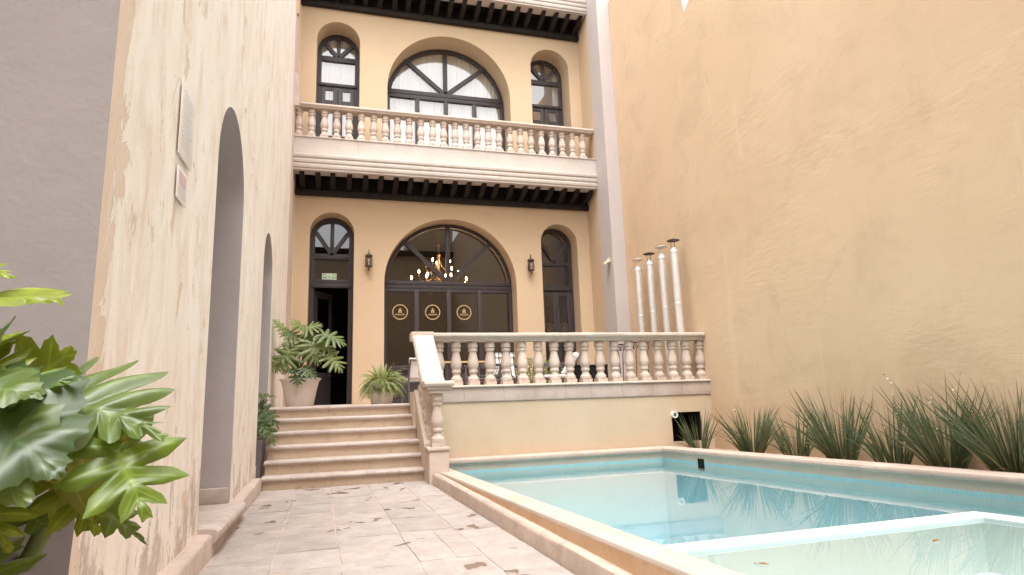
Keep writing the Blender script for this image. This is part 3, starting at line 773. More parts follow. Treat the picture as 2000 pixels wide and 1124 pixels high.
ld.build('ledge', T_CANT, TR)
fl = MB(); fl.add([(1.09,9.62,ZT-.003),(X1+.2,9.5,ZT-.003),(X1+.2,14.6,ZT-.003),(1.09,14.6,ZT-.003)], [(0,1,2,3)]); fl.add([(-1.2,9.78,ZT-.003),(1.09,9.78,ZT-.003),(1.09,14.6,ZT-.003),(-1.2,14.6,ZT-.003)], [(0,1,2,3)])
fl.build('floor', T_MORT, TR)

TB = thing('terrace_balustrade', 'carved pink stone balustrade along the terrace edge above the pool', 'balustrade', (3.7, YT+.14, 1.256))
hr = MB(); yc = YT+.14
hp_ = [(-.10,1.925),(-.10,1.945),(-.118,1.957),(-.118,1.972),(-.14,1.98),(-.155,2.005),(-.15,2.035),(-.12,2.052),(-.05,2.06),(.05,2.06),(.12,2.052),(.15,2.035),(.155,2.005),(.14,1.98),(.118,1.972),(.118,1.957),(.10,1.945),(.10,1.925)]
hx = [1.38,2.15,2.62,3.12,3.58,4.02,4.55,5.05,5.55,rw(YT)-.005]
for a, b in zip(hx, hx[1:]): hr.sweep([(a+.001, yc), ((a+b)/2, yc), (b-.001, yc)], [(o + random.uniform(-.0008,.0008), z + random.uniform(-.0006,.0006)) for o, z in hp_])
hr.build('handrail', T_CANT, TB)
for i in range(18): baluster(1.513 + i*.2653, yc, 1.256, TB)

# ------------------------------------------------------------------ stairs
ST = thing('staircase', 'six worn stone steps climbing from the paved path to the terrace', 'staircase', (.1, 8.4, 0))
xl = [-.85,-.85,-.85,-.85,-.86,-.925]; xr_ = [1.165,1.16,1.15,1.13,1.11,1.09]
for i in range(6):
    yi = 8.407 + .2534*i; zt = .172*(i+1) - (.012 if i == 5 else 0) ; zb = zt - .172
    t = MB()
    n = 10; xs = [xl[i] + (xr_[i]-xl[i])*k/n for k in range(n+1)]
    t.sweep([(x_, yi) for x_ in xs], [(.0,zt-.058),(.028,zt-.056),(.042,zt-.043),(.046,zt-.028),(.042,zt-.013),(.026,zt-.002),(.0,zt),(-.30,zt),(-.30,zt-.058)], None, True, jit=.0028)
    t.build('tread', T_STEP, ST, 50)
    r = MB().box(xl[i]+.012, xr_[i]-.003, yi+.0, yi+.3, zb-.02 if i else -.1, zt-.056); r.build('riser', T_RISER, ST)
SB = thing('stair_balustrade', 'raked stone stair balustrade with newel baluster at its foot beside the pool', 'balustrade', (1.27, 8.1, 0))
np_ = MB().box(1.145, 1.395, 7.972, 8.22, -.1, .405, .012); np_.box(1.125, 1.415, 7.952, 8.24, .407, .45, .016)
np_.build('newel_post', T_CANT, SB)
sg = MB(); K = .70
def prism(mb, x0, x1, P):
    n = len(P); vs = [(x0,y,z) for y, z in P] + [(x1,y,z) for y, z in P]
    mb.add(vs, [tuple(range(n)), tuple(range(2*n-1,n-1,-1))] + [(i,(i+1)%n,n+(i+1)%n,n+i) for i in range(n)])
prism(sg, 1.135, 1.375, [(8.222,-.1),(8.222,.43),(9.274,.43+K*1.052),(9.274,-.1)])
prism(sg, 1.095, 1.37, [(9.2745,-.1),(9.2745,1.18),(9.62,1.18),(9.62,-.1)])
sg.build('stringer', T_RISER, SB)
sc = MB(); prism(sc, 1.118, 1.392, [(8.242,.446),(8.242,.486),(9.274,.486+K*1.032),(9.274,.446+K*1.032)]); sc.build('stringer_cap', T_CANT, SB)
baluster(1.27, 8.09, .452, SB)
SH = baluster_mesh(K)
for yy in (8.385, 8.66, 8.935, 9.17): baluster(1.25, yy, .486 + K*(yy-8.242) - .005, SB, SH)
rl = MB()
def rail_prof(x0, x1, t): return None
z0, z1 = 1.262, 2.05
def raked(mb, x0, x1, ya, za, yb2, zb2, th, ex):
    pr = [(x0+ex, -th), (x0, -th*.55), (x0, -th*.35), (x0+ex*.8, 0), (x1-ex*.8, 0), (x1, -th*.35), (x1, -th*.55), (x1-ex, -th)]
    n = len(pr); vs = [(x_, ya, za+dz) for x_, dz in pr] + [(x_, yb2, zb2+dz) for x_, dz in pr]
    mb.add(vs, [tuple(range(n)), tuple(range(2*n-1,n-1,-1))] + [(i,(i+1)%n,n+(i+1)%n,n+i) for i in range(n)])
for a, b in ((8.20,8.52),(8.522,8.87),(8.872,9.20)):
    raked(rl, 1.085, 1.405, a, 1.275+K*(a-8.2)*1.04, b, 1.275+K*(b-8.2)*1.04, .11, .03)
rl.box(1.07, 1.41, 9.201, 9.45, 1.93, 2.062, .02)
rl.sweep([(1.085, 8.06), (1.46, 8.06)], [(.125,1.205),(.15,1.215),(.16,1.24),(.15,1.265),(.12,1.277),(-.14,1.277),(-.14,1.205)], None, True)
rl.box(1.115, 1.43, 7.945, 8.20, 1.165, 1.203, .01); rl.box(1.14, 1.40, 7.97, 8.19, 1.122, 1.163, .008)
rl.build('handrail', T_CANT, SB)

# ------------------------------------------------------------------ pool
PL = thing('swimming_pool', 'stone-edged swimming pool with aqua basin and pale shallow corner', 'pool', (3.4, 5, 0))
ys = [9.27 - 16*i/32 for i in range(33)]
cp = MB(); cp.sweep([(lco(y), y) for y in ys], [(0,-.4),(0,.125),(-.006,.140),(-.02,.147),(-.20,.147),(-.218,.140),(-.222,.125),(-.222,.09),(-.19,.09),(-.19,-.4)][::-1], None, False, jit=.0015)
cp.build('path_side_coping', T_COP, PL)
tb = MB(); yq = [7.96 - 14.9*i/40 for i in range(41)]
tb.add(sum([[(lco(y)-.003, y, fz(0,y)+.1), (lco(y)-.003, y, .118)] for y in yq], []), [(2*i,2*i+1,2*i+3,2*i+2) for i in range(40)]); tb.build('ochre_band', T_TANB, PL)
ml = MB(); ml.sweep([(lm(y), y) for y in yq], [(0,-.25),(0,.105),(-.008,.125),(-.03,.1385),(-.06,.135),(-.075,.120),(-.107,.118),(-.107,-.25)], fz, False, jit=.003)
ml.build('foot_moulding', T_MOULD, PL)
# rounded coping at the back and on the right
bn = MB(); rc_ = [(rci(9.058), 9.058)] 
path = [(lci(9.06)-.1, 9.058), (3.2, 9.058), (rci(9.058), 9.058)] + [(rci(y), y) for y in [8.6,8,7,6,5,4,3,2,1,0,-2,-4,-6]]
bn.sweep(path, [(.012,.132),(.034,.140),(.043,.165),(.034,.192),(.010,.204),(-.05,.207),(-.20,.206),(-.212,.195),(-.212,.0),(-.034,.0),(-.034,.132)], None, True, jit=.0015)
bn.build('rounded_coping', T_NOSE, PL)
ba = MB()
loop = [(lci(9.06)-.03, 9.075), (rci(9.075)+.02, 9.075), (rci(-6)+.02, -6), (lci(-6)-.03, -6)]
def wallq(mb, a, b, z0, z1): mb.add([(a[0],a[1],z0),(b[0],b[1],z0),(b[0],b[1],z1),(a[0],a[1],z1)], [(0,1,2,3)])
bandm = MB(); plb = MB()
for a, b in zip(loop, loop[1:] + loop[:1]): wallq(ba, a, b, -1.25, -.16); wallq(bandm, a, b, -.16, .036); wallq(plb, a, b, .036, .135)
ba.add([(x_, y_, -1.25) for x_, y_ in loop], [(0,1,2,3)])
ba.build('basin', T_BASIN, PL); bandm.build('tile_band', T_TILE, PL); plb.build('plain_band', T_BEIGE, PL)
dv = MB(); dv.sweep([(1.6,3.79),(4.70,3.82),(5.2,1.32),(6.4,-4.7)], [(0,.0),(0,.028),(.004,.033),(.18,.033),(.188,.028),(.188,0),(.188,-1.2),(0,-1.2)])
dv.build('divider_wall', T_WHITE, PL)
sf = MB(); sf.add([(1.6,3.60,-.34),(4.52,3.63,-.34),(5.0,1.3,-.34),(6.2,-4.7,-.34),(1.6,-4.7,-.34)], [(0,1,2,3,4)])
wallq(sf, (1.6,3.599), (4.515,3.628), -.34, 0.0); wallq(sf, (4.512,3.63), (5.01,1.28), -.34, 0.0)
sf.build('shallow_floor', T_SHAL, PL)
sk = MB(); a_ = Vector((rci(8.27)+.018, 8.27)); b_ = Vector((rci(8.13)+.018, 8.13))
sk.add([(a_.x,a_.y,-.09),(b_.x,b_.y,-.09),(b_.x,b_.y,.08),(a_.x,a_.y,.08)], [(0,1,2,3)]); sk.build('skimmer_mouth', T_BLACK, PL)
wt = MB(); n1, n2 = 2, 2
wl = [(lci(9.06)-.03, 9.074), (rci(9.074)+.019, 9.074), (rci(-5.9)+.019, -5.9), (lci(-5.9)-.03, -5.9)]
wt.add([(x_, y_, .012) for x_, y_ in wl], [(0,1,2,3)]); wo2 = wt.build('pool_water', T_WATER); structure(wo2)
for nm, lab, x_, y_, rz in (('fallen_leaf', 'small brown dry leaf floating in the shallow water near the white divider', 3.66, 3.26, .4), ('fallen_leaf', 'small brown dry leaf floating close to the flat pool edge', 2.34, 3.22, 2.1)):
    lf = MB(); n = 9; vs = []
    for i in range(n+1):
        t = i/n; w = .018*sin(pi*t)**.8; vs += [(t*.09-.045, -w, .002+.006*sin(t*4)), (t*.09-.045, w, .004+.008*t*(1-t))]
    lf.add(vs, [(2*i,2*i+1,2*i+3,2*i+2) for i in range(n)], True)
    o = lf.build(nm, T_DLEAF, None, loc=(x_, y_, .014)); o.rotation_euler = (0,0,rz); tag(o, lab, 'leaf')
# planting bed
sb_ = MB(); yy = [9.27 - 15.5*i/40 for i in range(41)]
vs = []
for y_ in yy:
    for k in range(5):
        f = k/4; vs.append((rci(y_)+.19 + (rw(y_) - rci(y_) - .19)*f, y_, .125 + (random.uniform(-.02,.02) if 0 < k < 4 else 0)))
sb_.add(vs, [(5*i+k, 5*i+k+1, 5*i+5+k+1, 5*i+5+k) for i in range(40) for k in range(4)], True); structure(sb_.build('planting_bed', T_SOIL))

# rear of the courtyard (behind the viewer, mirrored in the windows)
RB = thing('rear_building', 'ochre building closing the courtyard opposite the balcony front', 'building', (2.5, -7, 0))
wm = MB(); jm = MB()
arch_wall(wm, jm, lambda u, d, z: (u, -7 - d, z), -6, 6.6, -.5, 10.0, [(-.9, .6, .2, 2.4), (1.5, 3.4, .2, 2.2)], .6)
wm.add([(-6,-7,10),(6.6,-7,10),(6.6,-9,10),(-6,-9,10)], [(0,1,2,3)]); wm.build('wall', T_OCH, RB); jm.build('arch_lining', T_GREY, RB)
eb = MB().box(-6, 6.6, -7.0, -6.55, 9.62, 9.85); eb.build('eave', T_BEAM, RB)
eb = MB().box(3.9, 6.6, -9, -7.01, 10.001, 12.5); eb.build('upper_block', T_OCH, RB)
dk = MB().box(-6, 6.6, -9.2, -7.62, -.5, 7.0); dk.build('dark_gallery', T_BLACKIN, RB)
LB = MB().add([(-5.1,2.8,-.5),(-5.1,-7,-.5),(-5.1,-7,9),(-5.1,2.8,9)], [(0,1,2,3)]).build('side_wall', T_GREY)
tag(LB, 'grey side wall of the entrance court beside the planter', 'wall')

# ------------------------------------------------------------------ foliage builders
def orient(d, up):
    x = Vector(d).normalized(); y = Vector(up).cross(x)
    y = y.normalized() if y.length > 1e-6 else x.orthogonal().normalized()
    return x, y, x.cross(y)
def lobed_leaf(mb, base, tip, up, width, lobes=6, depth=.6, sharp=4.0, fold=.18, droop=.25, col=(.1,.16,.04), vein=None, crinkle=.012, rng=random, per=9, ring=5, lobe_droop=.3, sub=0.0):
    base = Vector(base); tip = Vector(tip); L = (tip-base).length; X, Y, Z = orient(tip-base, up)
    W_ = width; n = lobes*per
    ph = rng.random()*6
    for s_ in (-1, 1):
        vs = []; cs = []; fs = []
        for i in range(n+1):
            t = i/n
            mx = L*(0.10 + .84*max(0, (t-.16)/.84)) if t > .16 else L*.10*t/.16
            ang = radians(138 - 128*min(1, t*1.02)**.8) if t < .96 else radians(10*(1-t)/.04)
            env = (.62 + .55*sin(pi*min(1, t*1.15)**.75)) * (1 - .62*max(0, t-.45)/.55)
            fr = (t*lobes) % 1.0; tri = abs(fr-.5)*2
            lob = (1 - depth*(1 - max(0, cos(tri*pi/2))**sharp) * (1 if .04 < t < .97 else .3)) * (1 - sub*abs(sin(tri*pi*1.5)))
            ln = W_*.5*env*lob*(1 + .06*sin(i*.55+ph+s_))
            if t > .96: ln = L*.06 + (W_*.5*env*lob - L*.06)*(1-t)/.04
            for k in range(ring+1):
                q = k/ring
                x = mx + cos(ang)*ln*q; y = s_*sin(ang)*ln*q
                z = fold*abs(y) - droop*(x/L)**2*L*.5 - lobe_droop*(q**2)*ln*.45 + crinkle*L*4*(1-tri)*q*.5 + crinkle*L*1.6*sin(i*.42+k*.5+ph)
                p = base + X*x + Y*y + Z*z
                vs.append(p)
                v = 1.0
                vein_ = (tri < .16 and q < .85) or q < .06
                c = tuple(a*1.6+.03 for a in col) if vein_ else tuple(a*(.92+.16*rng.random()) for a in col)
                cs.append(c)
        m = ring+1
        for i in range(n):
            for k in range(ring): fs.append((i*m+k, i*m+k+1, (i+1)*m+k+1, (i+1)*m+k))
        mb.add(vs, fs, True, cs)
def curve_pts(a, b, sag, n=8, side=(0,0,0)):
    a = Vector(a); b = Vector(b); out = []
    for i in range(n+1):
        t = i/n; out.append(a.lerp(b, t) + Vector((0,0,1))*sag*4*t*(1-t) + Vector(side)*4*t*(1-t))
    return out
GREENS = [(.055,.10,.03), (.07,.125,.035), (.09,.15,.04), (.065,.105,.045), (.12,.19,.045)]
SAGE = (.125,.18,.05); LIME = (.26,.32,.03); DARK = (.04,.072,.025)
def planter_box(x0, x1, y0, y1, z0, z1, parent, taper=.93):
    mb = MB(); cx, cy = (x0+x1)/2, (y0+y1)/2
    def rect(s_, z): return [(cx+(x-cx)*s_, cy+(y-cy)*s_, z) for x, y in ((x0,y0),(x1,y0),(x1,y1),(x0,y1))]
    vs = rect(taper, z0) + rect(.985, z1-.05) + rect(1.0, z1-.05) + rect(1.0, z1) + rect(.93, z1) + rect(.90, z1-.10)
    fs = [(0,3,2,1)]
    for r in range(5):
        for k in range(4): fs.append((4*r+k, 4*r+(k+1)%4, 4*r+4+(k+1)%4, 4*r+4+k))
    fs.append((20,21,22,23)); mb.add(vs, fs)
    return mb.build('pot', T_GPOT, parent)
# ---- philodendron close to the viewer, lower left
PH = thing('potted_philodendron', 'big glossy philodendron in a dark grey planter closest to the viewer', 'potted plant', (-1.2, 2.4, -.1))
planter_box(-1.62, -.89, 2.05, 2.70, fz(0,2.4)-.02, .655, PH)
so_ = MB().add([(-1.58,2.09,.57),(-.93,2.09,.57),(-.93,2.66,.57),(-1.58,2.66,.57)], [(0,1,2,3)]); so_.build('soil', T_SOIL, PH)
st = MB()
st.tube([(-1.05,2.38,.50),(-.95,2.33,.52),(-.86,2.25,.545),(-.80,2.18,.643),(-.755,2.12,.718),(-.735,2.08,.777)], [.03,.028,.026,.025,.022,.018], 10)
st.tube([(-1.1,2.4,.5),(-1.06,2.3,.75),(-.95,2.2,.98),(-.885,2.15,1.04)], [.02,.018,.013,.009], 8)
st.tube([(-1.15,2.42,.5),(-1.2,2.36,.9),(-1.17,2.3,1.34)], [.02,.016,.009], 8)
st.tube([(-1.1,2.4,.5),(-1.0,2.26,.8),(-.90,2.2,1.06)], [.018,.014,.008], 8)
st.tube([(-1.0,2.35,.5),(-1.0,2.15,.8),(-.9,1.96,1.0)], [.018,.014,.009], 8)
st.tube([(-.735,2.08,.777),(-.65,2.02,.85),(-.55,1.952,.868)], [.012,.008,.006], 7)
st.tube([(-.80,2.18,.643),(-.74,2.14,.72),(-.69,2.1,.752)], [.01,.007,.005], 7)
st.tube([(-1.0,2.3,.52),(-.95,2.15,.62),(-.87,2.0,.687)], [.01,.008,.005], 7)
st.build('stem', T_STEM, PH)
fo = MB(); fo.col = []
def LF(a, b, up, w, col, **k):
    kw = dict(lobes=6, depth=.68, sharp=.95, fold=.16, droop=.22, per=12, ring=7, crinkle=.009, sub=.10, lobe_droop=.45); kw.update(k)
    lobed_leaf(fo, a, b, up, w, col=col, **kw)
LF((-1.16,2.3,1.335), (-.735,1.97,1.30), (.15,-.45,.9), .40, LIME, lobes=4, droop=.1)
LF((-1.2,2.3,1.42), (-.915,2.1,1.405), (.1,-.5,.85), .22, LIME, lobes=4)
LF((-.90,1.93,1.06), (-.812,1.85,1.225), (-.75,-.6,.1), .10, (.075,.12,.05), lobes=4, depth=.25)
LF((-.90,2.2,1.045), (-.752,2.08,1.145), (.45,-.85,.25), .24, LIME, lobes=4, depth=.35, fold=.05)
LF((-.88,2.15,1.035), (-.445,1.86,.965), (.05,-.62,.80), .44, SAGE, lobes=8, depth=.72, droop=.30, sub=.05, sharp=.85)
LF((-.89,2.18,1.02), (-.53,2.04,1.0), (0,-.35,.94), .36, LIME, lobes=7, depth=.68, droop=.3)
LF((-.86,2.2,1.0), (-.50,2.0,.90), (.1,-.5,.85), .30, GREENS[4], lobes=7, depth=.70, droop=.3)
LF((-.74,2.03,.775), (-.545,1.93,.90), (.15,-.95,.15), .26, (.26,.26,.03), lobes=5, depth=.45, fold=.25)
LF((-.575,1.955,.885), (-.462,1.88,.70), (.35,-.85,.30), .27, (.15,.23,.025), lobes=5, depth=.66, sharp=.9, droop=.1)
LF((-.70,2.1,.755), (-.485,1.98,.628), (.2,-.75,.62), .15, SAGE, lobes=6, depth=.50, droop=.15)
LF((-.92,1.92,1.01), (-.635,1.74,.87), (-.1,-.62,.75), .40, (.06,.10,.035), lobes=4, depth=.18, droop=.35)
LF((-.90,1.88,.95), (-.70,1.74,.79), (-.25,-.70,.62), .32, SAGE, lobes=4, depth=.2, droop=.3)
LF((-.90,1.9,1.05), (-.705,1.80,1.03), (-.1,-.55,.8), .20, SAGE, lobes=4, depth=.3)
LF((-.95,2.0,.70), (-.775,1.9,.705), (.1,-.5,.85), .14, GREENS[2], lobes=4)
LF((-1.02,2.0,.60), (-.83,1.88,.60), (.1,-.4,.9), .16, GREENS[1], lobes=4)
LF((-1.0,2.1,1.1), (-.86,1.9,1.19), (.2,-.7,.6), .24, LIME)
LF((-1.1,2.15,1.16), (-.95,1.95,1.12), (0,-.6,.8), .30, GREENS[4])
LF((-.83,2.1,.70), (-.715,2.05,.665), (.1,-.6,.7), .10, GREENS[1], lobes=3)
LF((-1.0,2.2,.98), (-.78,2.05,.90), (0,-.7,.7), .26, DARK, lobes=4, depth=.4)
LF((-1.3,2.3,1.1), (-1.1,1.9,1.2), (0,-.5,.9), .34, GREENS[1]); LF((-1.35,2.4,.9), (-1.6,2.0,.95), (0,-.5,.9), .34, GREENS[0]); LF((-1.2,2.5,1.0), (-1.4,2.7,1.2), (0,.2,.9), .32, GREENS[2])
LF((-.93,2.05,.60), (-.72,1.92,.50), (.15,-.6,.75), .22, GREENS[4], lobes=6)
LF((-.95,1.98,.66), (-.80,1.84,.52), (.1,-.7,.65), .24, GREENS[2], lobes=6)
LF((-.90,2.0,.80), (-.76,1.86,.66), (0,-.8,.55), .24, LIME, lobes=6)
LF((-1.0,2.1,1.10), (-.80,1.98,1.09), (.2,-.75,.6), .22, LIME, lobes=6)
LF((-.95,2.0,1.02), (-.66,1.92,1.07), (.05,-.5,.85), .26, GREENS[4], lobes=7, droop=.1)
LF((-.72,2.06,.80), (-.60,1.97,.66), (.25,-.85,.35), .20, LIME, lobes=5, depth=.6)
LF((-1.05,2.15,.85), (-.86,1.96,.84), (0,-.6,.8), .28, GREENS[3], lobes=6)
fo.build('foliage', T_LEAF, PH, 0)

# ---- philodendron on the terrace
def round_pot(mb, cx, cy, z0, z1, r0, r1, lip=.03):
    h = z1-z0
    mb.lathe([(r0*.97,0),(r0,.012),(r0+(r1-r0)*.55,h*.6),(r1*.97,h-.055),(r1+lip*.4,h-.03),(r1+lip,h-.008),(r1+lip*.7,h),(r1-.015,h-.004),(r1-.03,h-.07)], (cx,cy,z0), 36)
PA = thing('potted_philodendron', 'wide leggy philodendron in an off-white pot at the head of the steps', 'potted plant', (-.52, 10.18, ZT))
pb = MB(); round_pot(pb, -.525, 10.2, ZT, 1.45, .205, .285); pb.build('pot', T_POT, PA)
MB().lathe([(.0,0),(.25,0),(.25,.01),(0,.015)], (-.525,10.2,1.385), 24, cap=False).build('soil', T_SOIL, PA)
PTS = [((-.474,10.15,2.211),(-.26,10.10,2.30),.40),((-.481,10.2,2.218),(-.66,10.1,2.37),.34),((-.207,10.0,2.127),(.165,9.95,2.0),.42),((-.361,9.98,1.993),(-.24,9.9,1.66),.42),
 ((-.333,10.1,2.007),(.03,10.0,1.84),.36),((-.113,10.0,1.80),(.115,9.9,1.56),.36),((-.748,10.1,2.166),(-.915,10.0,2.38),.26),((-.741,10.15,2.174),(-.54,10.05,2.06),.28),
 ((-.68,10.0,1.88),(-.785,9.9,1.54),.40),((-.703,10.05,1.862),(-.915,10.0,1.72),.30),((-.689,10.2,1.90),(-.45,10.15,1.85),.30),((-.80,10.2,1.75),(-.895,10.1,1.56),.26),
 ((-.54,9.92,1.55),(-.548,9.80,1.33),.22),((-.478,9.92,1.60),(-.26,9.80,1.45),.24),((-.576,9.98,1.60),(-.74,9.88,1.54),.20),((-.434,10.2,2.10),(-.50,10.1,1.93),.28),((-.693,10.3,2.21),(-.60,10.2,2.26),.22),((-.45,10.35,1.9),(-.2,10.4,2.05),.34),((-.62,10.4,1.95),(-.8,10.5,2.1),.34)]
fo = MB(); fo.col = []; st = MB()
st.tube([(-.56,10.2,1.38),(-.58,10.19,1.48),(-.575,10.2,1.58)], [.045,.042,.03], 10)
rg = random.Random(3)
for a, b, w in PTS:
    d = Vector(b)-Vector(a); up = Vector((0,-.55,.85)) - d.normalized()*.2
    c = rg.choice([(.14,.19,.07),(.17,.22,.08),(.12,.17,.065),(.19,.24,.08)])
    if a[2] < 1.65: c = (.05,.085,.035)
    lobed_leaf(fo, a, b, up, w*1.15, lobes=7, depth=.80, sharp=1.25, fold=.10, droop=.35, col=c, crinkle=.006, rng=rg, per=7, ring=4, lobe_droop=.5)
    st.tube(curve_pts((-.575,10.2,1.52), a, .05, 8, (rg.uniform(-.03,.03),0,0)), [.011 - .0008*i for i in range(9)], 6)
fo.build('foliage', T_LEAF, PA, 0); st.build('stem', T_STEM, PA)
# folded board leaning behind that pot
# ---- philodendron in the far grey arch
PC = thing('potted_philodendron', 'small philodendron in a grey planter inside the narrow far arch beside the steps', 'potted plant', (-1.2, 8.95, 0))
planter_box(-1.55, -.885, 8.62, 9.16, 0.0, .62, PC, .97)
MB().add([(-1.52,8.65,.54),(-.92,8.65,.54),(-.92,9.13,.54),(-1.52,9.13,.54)], [(0,1,2,3)]).build('soil', T_SOIL, PC)
fo = MB(); fo.col = []; st = MB(); rg = random.Random(5)
for a, b, w in [((-.95,8.9,1.02),(-.675,8.80,.77),.32),((-.95,8.8,.90),(-.70,8.72,.55),.34),((-1.0,8.95,1.17),(-.755,8.9,1.19),.15),((-.98,8.7,.95),(-.90,8.62,.62),.24),((-1.0,8.95,1.03),(-.87,8.9,1.13),.22),((-1.1,8.9,1.0),(-1.2,8.8,1.2),.3),((-1.05,9.0,.9),(-.9,9.05,.75),.24),((-.96,8.75,.86),(-.78,8.66,.66),.24)]:
    lobed_leaf(fo, a, b, Vector((.25,-.5,.8)), w, lobes=7, depth=.75, sharp=1.25, fold=.1, droop=.3, col=rg.choice([(.06,.10,.035),(.08,.125,.04),(.05,.085,.03)]), rng=rg, per=7, ring=4)
    st.tube(curve_pts((-1.15,8.9,.54), a, .06, 6), [.01]*7, 6)
fo.build('foliage', T_LEAF, PC, 0); st.build('stem', T_STEM, PC)
# ---- fern
FE = thing('potted_fern', 'bushy light green fern in a round off-white pot beside the stair balustrade', 'potted plant', (.70, 10.1, ZT-.02))
pb = MB(); round_pot(pb, .705, 10.1, ZT-.02, 1.345, .16, .215, .015); pb.build('pot', T_POT, FE)
MB().lathe([(0,0),(.19,0),(.19,.01),(0,.012)], (.705,10.1,1.28), 20, cap=False).build('soil', T_SOIL, FE)
fo = MB(); fo.col = []; rg = random.Random(11)
for i in range(190):
    az = rg.uniform(0, 2*pi); ln = rg.uniform(.22, .40); el = rg.uniform(.2, 1.3) if i < 130 else rg.uniform(-.1, .5)
    if rg.random() < .10: el = 1.45
    p = Vector((.705 + .07*cos(az), 10.1 + .07*sin(az), 1.33)); d = Vector((cos(az)*cos(el), sin(az)*cos(el), sin(el))); n = 22
    col = rg.choice([(.28,.33,.13),(.33,.38,.16),(.24,.29,.11),(.38,.42,.19)]); pts = [p.copy()]
    for k in range(n):
        d = (d + Vector((0,0,-.082*(1 if el > 0 else .8)))).normalized(); pts.append(pts[-1] + d*ln/n)
    for k in range(2, n+1):
        t = k/n; w = .044*sin(pi*min(1, .12+t*.86))**.7*(1-.35*t); a = pts[k]; dd = (pts[k]-pts[k-1]).normalized(); sd = dd.cross(Vector((0,0,1)))
        sd = sd.normalized() if sd.length > .05 else Vector((1,0,0))
        for s_ in (-1, 1):
            tipp = a + sd*s_*w + dd*w*.35 + Vector((0,0,-.012+rg.uniform(-.006,.006)))
            q = dd*ln/n*.46
            fo.add([a-q, a+q, tipp+q*.5, tipp-q*.3], [(0,1,2,3)], True, tuple(c*rg.uniform(.8,1.15) for c in col))
fo.build('foliage', T_FERN, FE, 0)
# ---- sword plants along the ochre wall
def sword_plant(x, y, h, spread, n, label, seed, lean=(0,0)):
    t = thing('sword_plant', label, 'plant', (x, y, .12), 'sword plants along the ochre wall')
    rg = random.Random(seed); mb = MB(); mb.col = []; PET = []
    for i in range(n):
        az = rg.uniform(0, 2*pi); rr = .10*sqrt(rg.random()); tilt = spread*(rg.random()**.75)
        b = Vector((x + rr*cos(az)*1.2, y + rr*sin(az)*1.5, .11)); ln = h*rg.uniform(.55, 1.06)*(1 - .10*tilt)
        d = Vector((cos(az)*sin(tilt)+lean[0], sin(az)*sin(tilt)+lean[1], cos(tilt))).normalized(); w = rg.uniform(.007, .0125)
        sd = d.cross(Vector((cos(az+1.3), sin(az+1.3), .2))).normalized(); p = b.copy(); m = 7; bend = rg.uniform(.0, .045) if rg.random() < .85 else rg.uniform(.06, .14)
        col = rg.choice([(.10,.125,.065),(.125,.15,.085),(.085,.108,.055),(.145,.17,.10)])
        dead = rg.random() < .11
        if dead: col = rg.choice([(.30,.26,.10),(.33,.25,.14),(.22,.15,.08)]); bend *= 2.2; ln *= .8
        vs = []; nn = sd.cross(d)
        for k in range(m+1):
            q = k/m; ww = w*(1 - q**2.2)*(.6+.4*min(1, q*5)) + .0006
            vs += [p - sd*ww + nn*ww*.5, p, p + sd*ww + nn*ww*.5]
            d = (d + Vector((cos(az)*bend, sin(az)*bend, -bend*.7))).normalized(); p = p + d*ln/m
        for k in range(len(vs)):                                  # keep the blades out of the wall
            v = vs[k]; lim = rw(v.y) - .012
            if v.x > lim: vs[k] = Vector((lim - (v.x-lim)*.25, v.y, v.z))
        fs = []
        for k in range(m): a = 3*k; fs += [(a,a+1,a+4,a+3),(a+1,a+2,a+5,a+4)]
        mb.add(vs, fs, True, col)
        if rg.random() < .014:
            for q in range(3):
                a = rg.uniform(0, 6.28); c = p - d*(.03+.05*q) + Vector((rg.uniform(-.01,.01), rg.uniform(-.01,.01), 0))
                e = Vector((cos(a), sin(a), .4))*.016; f2 = Vector((-sin(a), cos(a), .3))*.010
                if c.x < rw(c.y) - .03: PET.append([c-e, c+f2, c+e, c-f2])
    mb.build('blades', T_IRIS, t, 0)
    for q in PET[:24]: MB().add(q, [(0,1,2,3)]).build('petal', T_PETAL, t, 0)
    return t
SP = [(5.60,9.0,.68,.42,60,'small sword plant growing in front of the dark niche in the terrace wall'),
      (5.74,7.84,.84,.50,130,'broad sword plant nearest the terrace corner with pale petals on its blades'),
      (5.80,7.02,.66,.42,70,'shortest sword plant squeezed between two broader clumps by the ochre wall'),
      (5.86,6.32,1.0,.44,130,'tall-bladed sword plant right after the shortest clump'),
      (5.91,5.64,.84,.38,90,'upright sword plant beside the chipped pale spot on the rounded coping'),
      (5.96,5.04,1.0,.52,160,'wide dense sword plant second nearest the viewer'),
      (6.0,4.42,1.08,.54,190,'largest sword plant at the right edge nearest the viewer')]
for i, a in enumerate(SP): sword_plant(*a, seed=20+i, lean=(-.06, 0))

